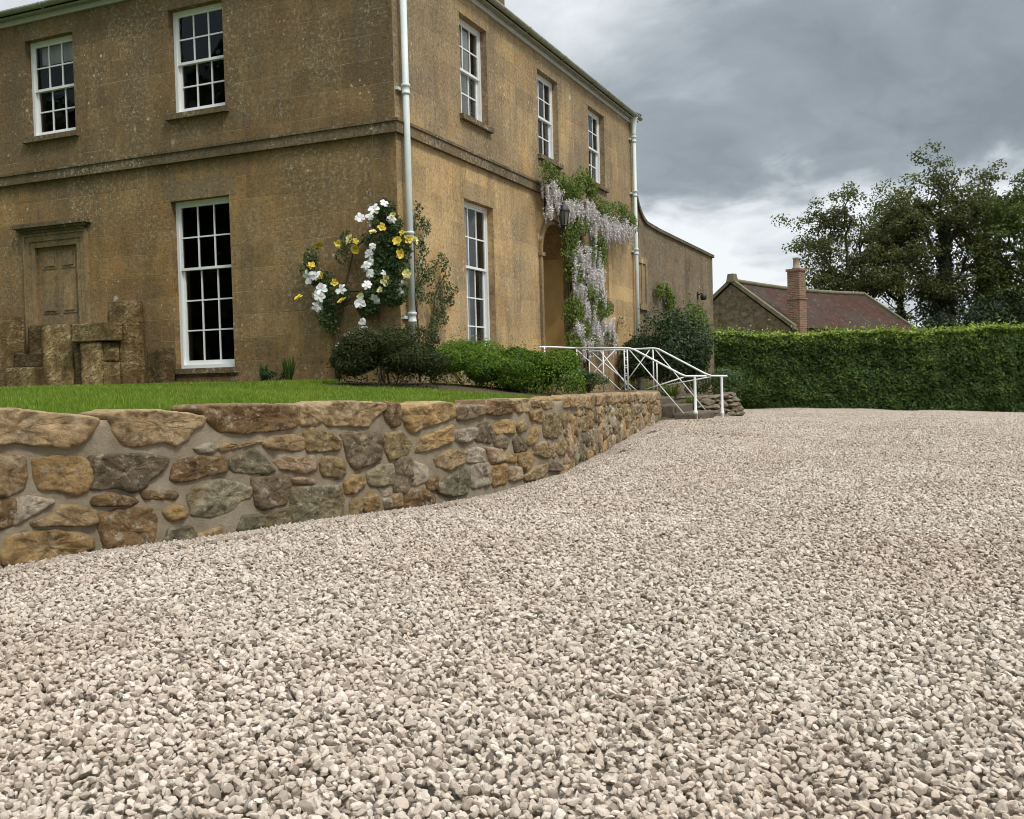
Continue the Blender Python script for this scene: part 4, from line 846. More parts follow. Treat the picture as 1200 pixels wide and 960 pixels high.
# arched doorway on the side
a0, a1, z0, z1 = ARCH; r0 = .60; mc = 6.0; sp = z1-r0
def arch_band(b, r0, r1, d0, d1, zb):
    n = 24; pts = [(mc-1*1, 0)]
    inn = [(mc-r0, zb)]+[(mc-r0*math.cos(math.pi*k/n), sp+r0*math.sin(math.pi*k/n)) for k in range(n+1)]+[(mc+r0, zb)]
    out = [(mc-r1, zb)]+[(mc-r1*math.cos(math.pi*k/n), sp+r1*math.sin(math.pi*k/n)) for k in range(n+1)]+[(mc+r1, zb)]
    for k in range(len(inn)-1):
        i0, i1, o0, o1 = inn[k], inn[k+1], out[k], out[k+1]
        b.quad(FB(*i0, d0), FB(*i1, d0), FB(*o1, d0), FB(*o0, d0)); b.quad(FB(*o0, d0), FB(*o1, d0), FB(*o1, d1), FB(*o0, d1)); b.quad(FB(*i0, d0), FB(*i1, d0), FB(*i1, d1), FB(*i0, d1))
b = MB(); arch_band(b, .603, .69, .03, -.01, .66); arch_band(b, .692, .76, .055, -.01, .66)
bars(b, FB, mc-.785, mc-.60, sp-.07, sp+.0, .075, -.01); bars(b, FB, mc+.60, mc+.785, sp-.07, sp+.0, .075, -.01)
adw = b.build('arched_doorway', m_clean, house)
m_lin = plain('lit_reveal_stone', (.60,.42,.19), .9, .1, .18, 3)  # reveal stone recoloured brighter to stand in for light missing inside the arch
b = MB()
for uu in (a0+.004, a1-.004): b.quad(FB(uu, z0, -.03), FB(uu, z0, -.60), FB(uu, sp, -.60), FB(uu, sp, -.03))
b.build('lit_reveal', m_lin, adw)
m_door = plain('ochre_door', (.34,.23,.10), .6, .3, .1, 3)
b = MB(); bars(b, FB, a0-.05, a1+.05, z0, z1+.05, -.60, -.66)
for (c, d) in ((a0+.14, mc-.07), (mc+.07, a1-.14)):
    for (e, g) in ((z0+.2, z0+1.1), (z0+1.25, z0+2.1)): bars(b, FB, c, d, e, g, -.575, -.599)
dr = b.build('door', m_door, adw)
b = MB(); b.lathe([(0, .0), (.03, .0), (.035, .03), (.02, .05)], (-.56, a0+.10, z0+1.0), 10); b.build('handle', m_gutter, dr)
b = MB(); b.box(.0, .35, a0-.1, a1+.1, .60, .72); b.build('doorstep', m_trim, adw)
# rainwater pipes
def downpipe(x, y, z0, z1, clips, hopper=True):
    b = MB(); b.tube([(x, y, z0+.1), (x, y, z1)], .047, 14)
    if hopper:
        b.tube([(x, y, z0+.14), (x, y, z0+.06), (x+.06, y, z0-.01), (x+.14, y, z0-.05)], .047, 10)
        b.lathe([(.052, -.42), (.056, -.40), (.056, -.34), (.05, -.32), (.075, -.16), (.10, -.02), (.115, 0), (.10, .0)], (x, y, z1+.36), 14)
        b.tube([(x, y, z1+.3), (x+.07, y, 7.24)], .04, 10)
    else: b.tube([(x, y, z1-.05), (x, y, z1+.12), (x+.07, y-.2, 7.16), (x+.07, y-.21, 7.22)], .045, 10)
    p = b.build('downpipe', m_pipe, house)
    for z in clips:
        c = MB(); c.lathe([(.048, -.075), (.062, -.07), (.062, -.045), (.055, -.04), (.055, .03), (.064, .035), (.064, .07), (.048, .075)], (x, y, z), 14)
        c.box(.0, x-.05, y-.13, y+.13, z-.02, z+.02); c.build('pipe_collar', m_pipe, p)
downpipe(.10, .15, 1.0, 7.0, (3.03, 5.08, 1.9), False)
downpipe(.10, 11.36, .35, 6.86, (1.75, 4.0, 6.7, 5.4), True)

# ------------------------------------------------------------------ lantern, wing wall
m_iron = plain('black_iron', (.018,.018,.018), .5, .4, .3, 8)
t = NT('lantern_glass'); m_lgl = t.finish((.12,.13,.12), .15, None, .5)
lx, ly, lz = .38, 5.62, 3.86
lan = thing('wall_lantern', (.0, ly, lz), 'black tapered lantern on an iron bracket beside the arched doorway', 'lantern')
b = MB()
for k in range(6):
    a = math.pi*k/3; c0_, s0 = math.cos(a), math.sin(a); b.tube([(lx+.065*c0_, ly+.065*s0, lz+.02), (lx+.115*c0_, ly+.115*s0, lz+.27)], .008, 5)
b.lathe([(.0, -.05), (.02, -.04), (.03, -.01), (.075, .0), (.075, .02), (.0, .02)], (lx, ly, lz), 6); b.build('frame', m_iron, lan)
b = MB(); b.lathe([(.062, .02), (.108, .268)], (lx, ly, lz), 6); b.build('glass', m_lgl, lan)
b = MB(); b.lathe([(.125, .265), (.13, .28), (.07, .36), (.035, .40), (.035, .43), (.015, .45), (.022, .475), (.0, .50)], (lx, ly, lz), 6); b.build('cap', m_iron, lan)
b = MB(); b.tube([(lx, ly, lz+.48), (lx, ly, lz+.56), (lx-.08, ly, lz+.60), (lx-.2, ly, lz+.52), (.0, ly, lz+.46)], .013, 8); b.tube([(.0, ly, lz+.15), (.10, ly, lz+.22), (.17, ly, lz+.36), (lx-.12, ly, lz+.56)], .010, 8); b.box(.0, .02, ly-.04, ly+.04, lz+.08, lz+.56)
b.build('bracket', m_iron, lan)

m_wing = hamstone('wing_stone', .8, .7, .35, ochre=(.235,.175,.105), dark=(.12,.096,.066), bw=.42, bh=.17, zmask=False, rough_bump=1.)
m_dark = hamstone('wing_coping', 1.1, .6, 0, ochre=(.12,.09,.055), dark=(.07,.06,.045), zmask=False)
wing = thing('wing_wall', (-.2, 16, 0), 'brown stone wing wall with a sweeping concave top beside the house', 'wall')
prof = [(11.60, 5.98)]+[(11.60+1.30*(1-math.cos(a))**1.0, 4.82+1.16*(1-math.sin(a))) for a in np.linspace(.04, math.pi/2, 14)]+[(14.0, 4.79), (20.55, 4.77)]
b = MB(); b.prism([(11.60, -.6)]+prof+[(20.55, -.6)], 'x', -.42, -.03); b.build('wall_face', m_wing, wing)
b = MB(); n = len(prof)
for (e0, e1, x0, x1) in ((0, .09, -.47, .03),):
    V = []
    for i, (y, z) in enumerate(prof):
        a = prof[max(i-1, 0)]; c = prof[min(i+1, n-1)]; d = Vector((c[0]-a[0], c[1]-a[1])).normalized(); nn = (-d.y, d.x)
        if i == n-1: y += .05
        V += [(x0, y, z+.002), (x1, y, z+.002), (x1, y+nn[0]*-0+e1*max(0, -d.y)*1., z+e1*max(.25, d.x)), (x0, y+e1*max(0, -d.y), z+e1*max(.25, d.x))]
    F = []
    for i in range(n-1):
        for k in range(4): F.append((4*i+k, 4*i+(k+1) % 4, 4*i+4+(k+1) % 4, 4*i+4+k))
    F += [(0, 1, 2, 3), (4*n-4, 4*n-1, 4*n-2, 4*n-3)]
    b.add(V, F)
b.build('coping', m_dark, wing)
b = MB(); y0, y1, z0, z1 = 11.85, 12.50, 2.78, 3.80
FW = lambda u, z, d: (d-.03, u, z)
bars(b, FW, y0-.16, y0, z0-.16, z1+.16, .045, 0); bars(b, FW, y1, y1+.13, z0-.16, z1+.16, .045, 0); bars(b, FW, y0, y1, z1, z1+.16, .045, 0); bars(b, FW, y0, y1, z0-.14, z0, .075, 0)
bw_ = b.build('blocked_window', m_clean, wing)
b = MB(); bars(b, FW, y0, y1, z0, z1, .012, 0); bars(b, FW, y0+.28, y0+.37, z0, z1, .035, .012); b.build('infill', m_clean, bw_)
sc = thing('wall_light', (-.03, 18.3, 3.4), 'small dark lamp fixed high on the brown wing wall', 'lamp')
b = MB(); b.box(-.03, .0, 18.24, 18.36, 3.30, 3.5); b.tube([(0, 18.3, 3.42), (.12, 18.3, 3.46), (.16, 18.3, 3.40)], .018, 7); b.build('bracket', m_iron, sc)
b = MB(); b.lathe([(.0, .06), (.05, .05), (.10, -.02), (.09, -.14), (.0, -.15)], (.16, 18.3, 3.40), 10); b.build('lamp_shade', m_iron, sc)

# ------------------------------------------------------------------ reclaimed stone blocks stood against the front
def hewn(name, k):
    t = NT(name); P = t.pos(); n1 = t.noise(P, 4, 8, .68)
    tool = t.n('ShaderNodeTexWave', {'Vector': t.map(P, (1, 1, 1), (0,0,0), (0, .7, 0)), 'Scale': 3.4, 'Distortion': 9., 'Detail': 4., 'Detail Scale': 2.2, 'Detail Roughness': .65}, bands_direction='Z').outputs[1]
    tool = t.math('MULTIPLY', tool, t.ramp(n1, [(.4, .1), (.6, 1)]))
    q = lambda c: tuple(x*k for x in c)
    c = t.ramp(n1, [(.32, q((.11,.070,.030))), (.5, q((.26,.175,.075))), (.68, q((.44,.325,.165)))])
    c = t.mix(t.ramp(t.noise(t.map(P, (3, 3, .7)), 1.6, 7, .72), [(.48, 0), (.66, .75)]), c, q((.075,.05,.024)))
    z = t.n('ShaderNodeSeparateXYZ', {0: t.n('ShaderNodeTexCoord').outputs['Generated']}).outputs[2]
    c = t.mix(t.math('MULTIPLY', t.ramp(z, [(.80, 0), (1, .8)]), t.ramp(t.noise(P, 7, 5), [(.35, .1), (.6, 1)])), c, q((.085,.068,.04)))
    c = t.mix(t.ramp(tool, [(.55, 0), (.85, .55)]), c, q((.50,.39,.22)))
    c = t.mix(t.ramp(t.noise(P, 24, 8, .78), [(.54, 0), (.64, .6)]), c, q((.05,.035,.018)))
    h = t.math('ADD', t.math('MULTIPLY', tool, .7), t.math('ADD', n1, t.math('MULTIPLY', t.noise(P, 26, 8, .8), 1.4)))
    return t.finish(c, .92, t.bump(h, 1., .07), .15)
m_hewn, m_hewn_l, m_hewn_d = hewn('hewn_stone', 1.3), hewn('hewn_stone_pale', 1.8), hewn('hewn_stone_dark', .75)
GRP = 'reclaimed stone blocks along the house front'
def slab(label, *a, **k):
    k['amp'] = k.get('amp', .03)*.55; k.setdefault('edge', .006); k['cuts'] = 12
    m = m_hewn_d if 'dark' in label or 'mossy' in label or 'wedge' in label else m_hewn_l if any(q in label for q in ('pale', 'tallest', 'smooth', 'broad')) else m_hewn
    o = rock_slab('stone_block', *a, m, None, **k); tag(o, label, 'stone block', GRP); return o
slab('big pitted stone block at the far left end of the row', -8.0, -6.97, -.50, -.25, .95, 2.22, amp=.05, seed=1, fine=.014)
slab('dark upright stone block set back behind the wedge-shaped piece', -6.93, -6.56, -.22, -.05, .95, 2.08, amp=.03, seed=2)
slab('low tooled block lying lengthwise on the grass', -7.32, -6.33, -.62, -.36, .93, 1.39, amp=.02, seed=3)
slab('small broken wedge of stone resting on the low tooled block', -6.95, -6.37, -.50, -.26, 1.392, 1.60, cuts=6, amp=.06, seed=4)
slab('broad upright tooled block with a ragged top edge in front of the blind doorway', -6.37, -5.69, -.46, -.22, .95, 2.05, amp=.045, seed=5, fine=.016)
slab('pale notched block carrying the flat lintel stone', -5.38, -4.95, -.60, -.385, .93, 1.735, amp=.02, seed=6)
slab('short smooth block below the square stone in the notch', -4.945, -4.79, -.59, -.385, .93, 1.42, cuts=5, amp=.015, seed=16)
slab('small square carved stone tucked under the lintel', -4.94, -4.80, -.57, -.39, 1.425, 1.73, cuts=4, amp=.03, seed=7)
slab('dark narrow block under the left end of the lintel', -5.60, -5.40, -.52, -.30, .93, 1.73, cuts=5, amp=.02, seed=17)
slab('flat lintel stone laid across the notched block', -5.57, -4.72, -.62, -.385, 1.742, 2.03, amp=.035, seed=8)
slab('upright block that stands higher than all the others, with a bright chopped side', -5.04, -4.61, -.36, -.05, .93, 2.36, amp=.03, seed=9, fine=.018)
slab('knee-high mossy block nearest the tall fifteen-pane window', -4.28, -3.98, -.36, -.1, .95, 1.60, cuts=6, amp=.03, seed=11)
# ------------------------------------------------------------------ steps and railings
m_step = plain('step_stone', (.115,.095,.068), .9, .15, .5, 9, .7)
steps = thing('stone_steps', (2.2, 6.3, .2), 'worn grey stone steps climbing from the gravel to the side door', 'steps')
SY0, SY1 = 5.56, 7.02
for k, (xf, zt) in enumerate(((2.86, .30), (2.46, .44), (2.10, .58), (1.76, .71))):
    rock_slab('step', xf-.46 if k < 3 else -.0+.36, xf, SY0+.01*k, SY1-.01*k, -.1 if k == 0 else zt-.24, zt, m_step, steps, 10, .010, k+1., .02, .005)
o = rock_slab('cheek_stone', 2.16, 2.80, 5.45, 5.55, -.1, .17, m_step, steps, 8, .01, 5., .02)
for v in o.data.vertices:
    if v.co.z > -.1: v.co.z += max(0, (2.8-v.co.x-2.2)*.42)*(v.co.z+.1)/.27
def railing(label, y, pts, posts, braces, extra=None):
    r = thing('step_railing', (pts[0][0], y, pts[0][1]-.85), label, 'railing', 'white railings of the stone steps')
    b = MB(); b.tube([(x, y, z) for x, z in pts], .0185, 8)
    if extra: b.tube(extra, .0175, 8)
    b.build('handrail', m_white, r)
    for (x, z0, z1, fat) in posts:
        b = MB()
        if fat == 2: b.lathe([(.030, z0-.05), (.034, z0+.02), (.034, z0+.12), (.045, z0+.14), (.04, z0+.17), (.027, z0+.19), (.025, z1)], (x, y, 0), 12)
        elif fat == 1:
            for s in (-.03, .03): b.tube([(x+s, y, z0), (x+s, y, z1)], .013, 7)
            n = 5
            for q in range(n):
                zc = z0+.1+(z1-z0-.2)*q/(n-1); b.tube([(x+.032*math.cos(a), y, zc+.06*math.sin(a)) for a in np.linspace(0, 2*math.pi, 13)], .009, 5)
        else: b.tube([(x, y, z0), (x, y, z1)], .014, 7)
        b.build('post', m_white, r)
    for (p, q) in braces:
        b = MB(); b.tube([p if len(p) == 3 else (p[0], y, p[1]), q if len(q) == 3 else (q[0], y, q[1])], .0112, 7); b.build('brace', m_white, r)
railing('near white iron step railing running out over the end of the rubble wall', 5.6,
    [(.55, 1.55), (1.60, 1.51), (1.70, 1.48), (2.55, 1.01), (2.66, .965), (3.03, .96)],
    [(2.82, .16, .96, 2), (1.54, .70, 1.49, 1), (.58, .74, 1.54, 0), (1.10, .70, 1.47, 0)],
    [((.57, 1.53), (1.42, .74)), ((1.35, 1.5), (.55, .74)), ((1.60, 1.49), (2.70, .18)), ((1.05, 1.47), (1.62, .74)), ((1.9, .74), (2.62, .95))],
    [(.55, 5.6, 1.55), (.53, 5.4, 1.55), (.50, 4.5, 1.55), (.48, 3.95, 1.54)])
b = MB(); r = bpy.data.objects['step_railing']
for y in (5.1, 4.15):
    b = MB(); b.tube([(.50, y, .72), (.50, y, 1.54)], .014, 7); b.build('post', m_white, r)
    b = MB(); b.tube([(.50, y, 1.5), (.50, y+.32, 1.05)], .011, 6); b.build('brace', m_white, r)
railing('far white iron step railing in front of the dark leafy shrub', 7.0,
    [(.30, 1.51), (1.68, 1.53), (1.78, 1.51), (2.70, 1.0), (2.82, .955), (3.12, .95)],
    [(3.01, .09, .95, 2), (1.67, .68, 1.52, 0), (.34, .72, 1.51, 0), (1.74, .68, 1.3, 0)],
    [((1.72, 1.50), (2.80, .16)), ((1.6, 1.50), (.98, .72)), ((.4, 1.49), (1.3, .72)), ((1.95, .80), (2.86, .95))])

# dry stone bank beyond the steps
m_dry = plain('dry_stone', (.15,.12,.085), .95, .1, .45, 7, .9)
bank = thing('rubble_bank', (2.6, 8.6, .1), 'low curved heap of dry rubble stones at the foot of the dark shrub', 'stone bank')
V = []; F = []; off = 0
for lay in range(5):
    n = 15-lay
    for i in range(n):
        s = i/(n-1); a = -.5+s*2.1
        cx, cy = 1.9+1.05*math.cos(a-1.0)-.05*lay, 8.9+1.5*math.sin(a-1.0)
        p = pebble()*np.array([.17, .14, .10])*random.uniform(.7, 1.15)
        ang = a+1.57-1.0+random.uniform(-.4, .4); R_ = np.array([[math.cos(ang), -math.sin(ang), 0], [math.sin(ang), math.cos(ang), 0], [0, 0, 1]])
        V.append(p@R_.T+np.array([cx+random.uniform(-.03, .03), cy+random.uniform(-.03, .03), .14+.095*lay+random.uniform(-.02, .02)])); F.append(IF+off); off += len(p)
mesh_obj('rubble', np.vstack(V), np.vstack(F), m_dry, bank)
b = MB(); b.lathe([(1.0, -.1), (.95, .2), (.8, .45), (.5, .56), (0, .6)], (1.75, 8.9, .0), 20); o = b.build('earth_core', m_soil, bank)

# ------------------------------------------------------------------ plants
GREEN = [(0, (.014,.026,.008)), (.4, (.032,.06,.014)), (.75, (.06,.11,.02)), (1, (.10,.165,.032))]
m_box = leafmat('box_leaves', [(0, (.03,.058,.008)), (.4, (.075,.14,.014)), (.75, (.14,.23,.022)), (1, (.23,.32,.04))], .25, .6, .12)
m_dleaf = leafmat('dark_leaves', [(0, (.016,.020,.009)), (.45, (.04,.048,.02)), (.75, (.065,.07,.03)), (1, (.13,.065,.04))], .2, .7, .06)
m_gleaf = leafmat('green_leaves', GREEN, .25)
m_gloss = leafmat('glossy_leaves', [(0, (.010,.02,.007)), (.5, (.022,.043,.012)), (.8, (.042,.075,.018)), (1, (.10,.145,.03))], .15, .45, .25)
m_wist = leafmat('wisteria_leaves', [(0, (.055,.085,.013)), (.5, (.105,.16,.02)), (1, (.19,.25,.04))], .3)
m_laurel = leafmat('laurel_leaves', [(0, (.016,.030,.006)), (.35, (.035,.068,.011)), (.6, (.065,.115,.016)), (.8, (.14,.21,.024)), (1, (.27,.34,.05))], .2, .5, .22)
m_stem = plain('stem_bark', (.10,.075,.05), .9, .1, .3, 12, .5)
m_core = plain('shaded_hedge_core', (.028,.026,.016), .95, .05, .3, 6)

def bush(name, label, cat, c, r, n, size, mat, group=None, lumps=9, aspect=.5, seed=0, stems=True, flat=True, bias=.45):
    c = np.array(c, float); r = np.array(r, float); th = thing(name, (c[0], c[1], c[2]-r[2]), label, cat, group)
    P, N, S = [], [], []
    rs = np.random.default_rng(seed)
    for k in range(lumps):
        d = rs.normal(0, 1, 3); d[2] = abs(d[2])*.8-.1; d /= np.linalg.norm(d)
        cc = c+d*r*rs.uniform(.5, .80); rr = r*rs.uniform(.28, .50)
        p, q = ball_points(cc, rr, n//(lumps+1), .7); P.append(p); N.append(q); S.append(np.full(len(p), rs.normal(0, .09)))
    p, q = ball_points(c, r*.86, n-sum(map(len, P)), .75)
    d_ = (p-c)/r; hz = np.hypot(d_[:, 0], d_[:, 1])+1e-6; lowk = np.where(d_[:, 2] < 0, np.clip(.84/hz, 1, 1+1.2*np.abs(d_[:, 2])), 1)[:, None]
    p[:, :2] = c[:2]+(p[:, :2]-c[:2])*lowk; P.append(p); N.append(q); S.append(np.zeros(len(p)))
    P = np.vstack(P); N = np.vstack(N); S = np.concatenate(S)
    out_ = rs.random(len(P)) < .07; P[out_] += ((P[out_]-c)/r*r.mean()+np.array([0, 0, .1]))*rs.exponential(.09, (out_.sum(), 1))     # stray shoots
    z0 = c[2]-r[2]; k = P[:, 2] > z0
    P, N, S = P[k], N[k], S[k]
    tone = np.clip(bias+S+RNG.normal(0, .17, len(P)), 0, 1)
    leaf_mesh('foliage', P, N+np.array([0, 0, .3]), size, mat, th, tone, aspect, .55)
    b = MB()
    for k in range(7):
        a = rs.uniform(0, 6.28); e = c+np.array([math.cos(a)*r[0]*.5, math.sin(a)*r[1]*.5, r[2]*rs.uniform(0, .4)]); m = (np.array([c[0], c[1], z0])+e)/2+rs.normal(0, .05, 3)
        b.tube([(c[0]+.04*math.cos(a), c[1]+.04*math.sin(a), z0-.05), m, e], [.012, .009, .005], 6)
    b.build('stem', m_stem, th)
    return th
bush('dark_shrub', 'dark purplish spreading shrub at the house corner below the white flowers', 'shrub', (.53, -1.25, 1.25), (.80, .66, .47), 34000, .038, m_dleaf, seed=3, lumps=16)
GB = 'clipped box bushes along the bed'
bush('box_bush', 'taller bright green box bush right beside the dark shrub', 'bush', (1.10, -.05, 1.12), (.70, .58, .41), 32000, .033, m_box, GB, seed=4)
bush('box_bush', 'lower bright green box bush nearest the white railing', 'bush', (2.22, -.2, .98), (.62, .54, .37), 30000, .033, m_box, GB, seed=5)
bush('box_bush', 'narrow box bush squeezed between the taller and lower bushes', 'bush', (1.72, -.12, 1.02), (.58, .54, .39), 25000, .033, m_box, GB, seed=6)

# wiry plants with strap leaves by the front wall
def strap_plant(name, label, x, y, z, n, h, mat, spread=.5, w=.012, cat='plant', group=None):
    th = thing(name, (x, y, z), label, cat, group); V = []; F = []; rn = []
    for k in range(n):
        a = random.uniform(0, 6.28); L_ = h*random.uniform(.6, 1.1); sp = spread*random.uniform(.2, 1); dx, dy = math.cos(a), math.sin(a)*.6
        w_ = w*random.uniform(.7, 1.2); pts = [(t_*sp*L_, L_*t_*(1-.35*sp*t_)) for t_ in (0, .35, .7, 1)]
        b = len(V); bx, by = x+random.uniform(-.04, .04), y+random.uniform(-.04, .04)
        for i, (o_, zz) in enumerate(pts):
            ww = w_*(1, 1, .75, .08)[i]; V += [(bx+dx*o_-dy*ww, by+dy*o_+dx*ww, z+zz), (bx+dx*o_+dy*ww, by+dy*o_-dx*ww, z+zz)]
        F += [(b+2*i, b+2*i+1, b+2*i+3, b+2*i+2) for i in range(3)]; rn += [random.betavariate(2, 2)]*3
    o = mesh_obj('leaves', V, F, mat, th, attrs={'rnd': ('FLOAT', 'FACE', rn)}, uv=False, smooth=True); return th
strap_plant('iris_clump', 'taller clump of strap-leaved plant against the stone wall right of the tall window', -1.70, -.3, 1.04, 60, .42, m_gleaf)
strap_plant('iris_clump', 'smaller sparse clump of strap leaves just right of the tall window sill', -2.14, -.3, 1.04, 34, .34, m_gleaf)
bush('low_plant', 'low leafy weeds between the two strap-leaved clumps', 'plant', (-1.92, -.28, 1.12), (.28, .12, .13), 1100, .03, m_gleaf, seed=8, lumps=4)
bush('sprig_shrub', 'dark leafy shrub poking in at the left edge beside the stone doorway', 'shrub', (-7.98, -.45, 1.95), (.66, .25, .85), 2200, .075, m_gloss, seed=9, lumps=8)

def climber(name, label, cat, plane, pts, n_per, rad_, size, mat, stems, off=.10, group=None, thick=.05):
    """leaf clumps against a wall; plane 'A' = front, 'B' = side, 'W' = wing"""
    f = {'A': lambda u, z, d: (u, -d, z), 'B': lambda u, z, d: (d, u, z)}[plane]
    th = thing(name, f(pts[0][0], stems[0][0][1], 0), label, cat, group)
    P = []; N = []; T = []
    for (u, z) in pts:
        r = rad_*random.uniform(.7, 1.25); n = int(n_per*(r/rad_)**2)
        q = RNG.normal(0, 1, (n, 3)); q /= np.maximum(1, np.linalg.norm(q, axis=1)/1.5)[:, None]
        uu = u+q[:, 0]*r*.62; zz = z+q[:, 1]*r*.62; dd = off+np.abs(q[:, 2])*thick*1.6
        P.append(np.stack(f(uu, zz, dd), -1)); N.append(np.tile(f(0, .35, 1), (n, 1))); T.append(np.clip(RNG.normal(.45, .2, n)+random.uniform(-.12, .12), 0, 1))
    leaf_mesh('foliage', np.vstack(P), np.vstack(N), size, mat, th, np.concatenate(T), .6, .55)
    b = MB()
    for s in stems:
        b.tube([f(u, z, .05+.02*math.sin(i*2.)) for i, (u, z) in enumerate(s)], [max(.004, .016*(1-.75*i/len(s))) for i in range(len(s))], 6)
    b.build('stem', m_stem, th)
    return th
def flower_mesh(kind):
    V = []; F = []
    if kind == 'rose':
        for ring, (n, r, el, l) in enumerate(((4, .003, 82, .030), (5, .008, 60, .040), (5, .010, 34, .052), (5, .012, 8, .060))):
            for k in range(n):
                a = 2*math.pi*(k+.5*ring)/n+random.uniform(-.3, .3); e0 = rad(el+random.uniform(-18, 18)); l = l*random.uniform(.8, 1.15); w = l*.86; b = len(V)
                ca, sa = math.cos(a), math.sin(a)
                for (t_, ww) in ((0, .45), (.4, .95), (.75, 1.), (.95, .72), (1.02, .35)):
                    e = e0*(1-.35*t_*t_); o_ = r+t_*l*math.cos(e); zz = t_*l*math.sin(e)
                    for s in (-1, 0, 1): V.append((o_*ca-s*w*ww*.5*sa-abs(s)*.006*ca, o_*sa+s*w*ww*.5*ca-abs(s)*.006*sa, zz+abs(s)*.010*(el < 60)))
                for i in range(4):
                    for s in range(2): F.append((b+3*i+s, b+3*i+s+1, b+3*i+s+4, b+3*i+s+3))
    else:
        for k in range(7):
            a = 2*math.pi*k/7+random.uniform(-.15, .15); l = .082*random.uniform(.8, 1.15); w = .058*random.uniform(.85, 1.15); b = len(V); ca, sa = math.cos(a), math.sin(a); dr = random.uniform(-.045, .03)
            for (t_, ww) in ((.05, .25), (.35, .8), (.65, 1.0), (.88, .8), (1., .32)):
                for s in (-1, 0, 1): V.append((t_*l*ca-s*w*ww*.5*sa, t_*l*sa+s*w*ww*.5*ca, dr*t_*t_+.006*abs(s)+.012*math.sin(t_*3)))
            for i in range(4):
                for s in range(2): F.append((b+3*i+s, b+3*i+s+1, b+3*i+s+4, b+3*i+s+3))
    return V, F
m_yel = plain('yellow_petals', (.72,.56,.07), .6, .2, .18, 20)
m_cream = plain('cream_petals', (.72,.66,.30), .6, .2, .12, 20)
m_pet = plain('white_petals', (.68,.68,.66), .6, .2, .05, 20)
def put_flowers(th, pts, kind, mats, s0, s1, plane='A', d0=.24):
    protos = []
    for i in range(3):
        V, F = flower_mesh(kind); protos.append([mesh_obj('flower', V, F, m, None, smooth=True, uv=False) for m in mats])
    used = set()
    for (u, z) in pts:
        p = random.choice(random.choice(protos)); 
        if p.name in used: o = p.copy(); COL.objects.link(o)
        else: o = p; used.add(p.name)
        d = d0+random.uniform(-.05, .08); w = Vector((u, -d, z) if plane == 'A' else (d, u, z)); o.parent = th; o.location = w-Vector(th.location)
        nrm = Vector((.5, -1, .12)) if plane == 'A' else Vector((1, -.4, .4))
        nrm += Vector([random.gauss(0, .5) for _ in range(3)]); q = nrm.to_track_quat('Z', 'Y'); o.rotation_mode = 'QUATERNION'
        o.rotation_quaternion = q @ Matrix.Rotation(random.uniform(0, 6.28), 3, 'Z').to_quaternion(); s = random.uniform(s0, s1); o.scale = (s, s, s)
    for pr in protos:
        for p in pr:
            if p.name not in used: bpy.data.objects.remove(p)
cl = climber('clematis', 'tall climbing plant with big white star flowers against the house corner', 'climber', 'A', CLEM_LEAF, 190, .15, .05, m_gleaf,
    [[(-.25, .95), (-.35, 1.6), (-.30, 2.1), (-.18, 2.6), (-.1, 3.2), (-.12, 3.45)], [(-.28, .95), (-.4, 1.8), (-.45, 2.1), (-.3, 2.5)]])
put_flowers(cl, [p for p in WHITE if p[0] > -.6], 'clematis', [m_pet], .62, 1.05)
ro = climber('climbing_rose', 'sparse climbing rose with yellow blooms spreading left of the white clematis', 'climber', 'A', ROSE_LEAF, 75, .12, .045, m_gleaf,
    [[(-1.0, .95), (-1.02, 1.5), (-1.1, 2.0), (-1.25, 2.5), (-1.36, 2.85)], [(-1.0, .95), (-.95, 1.6), (-.9, 2.3), (-.7, 2.9), (-.45, 3.05), (-.1, 3.15), (.02, 3.27)], [(-1.1, 2.0), (-1.3, 2.2), (-1.47, 2.25)], [(-.9, 2.3), (-.4, 2.3), (-.02, 2.5), (-.02, 3.0)]])
put_flowers(ro, YELLOW, 'rose', [m_yel, m_yel, m_cream], .7, 1.1)
c2 = [p for p in WHITE if p[0] <= -.6]
cl2 = climber('clematis', 'small white-flowered clematis tangled low in the yellow rose', 'climber', 'A', [(u, z-.04) for u, z in c2], 26, .10, .045, m_gleaf, [[(-1.05, .95), (-1.08, 1.7), (-1.12, 2.3), (-1.2, 2.5)], [(-1.1, 2.1), (-.82, 2.32)]])
put_flowers(cl2, c2, 'clematis', [m_pet], .8, 1.2)
rb2 = climber('rambling_rose', 'green climber without flowers on the side wall right of the corner pipe', 'climber', 'B', RAMB_LEAF, 85, .13, .045, m_gleaf,
    [[(.42, .9), (.40, 1.6), (.36, 2.3), (.36, 3.0), (.38, 3.4)], [(.75, .9), (.78, 1.8), (1.0, 2.3), (1.3, 2.6)], [(.36, 2.3), (.7, 2.6), (1.1, 2.75)]], .08)
put_flowers(rb2, [(.20, 2.98)], 'rose', [m_cream], .9, 1.0, 'B', .2)

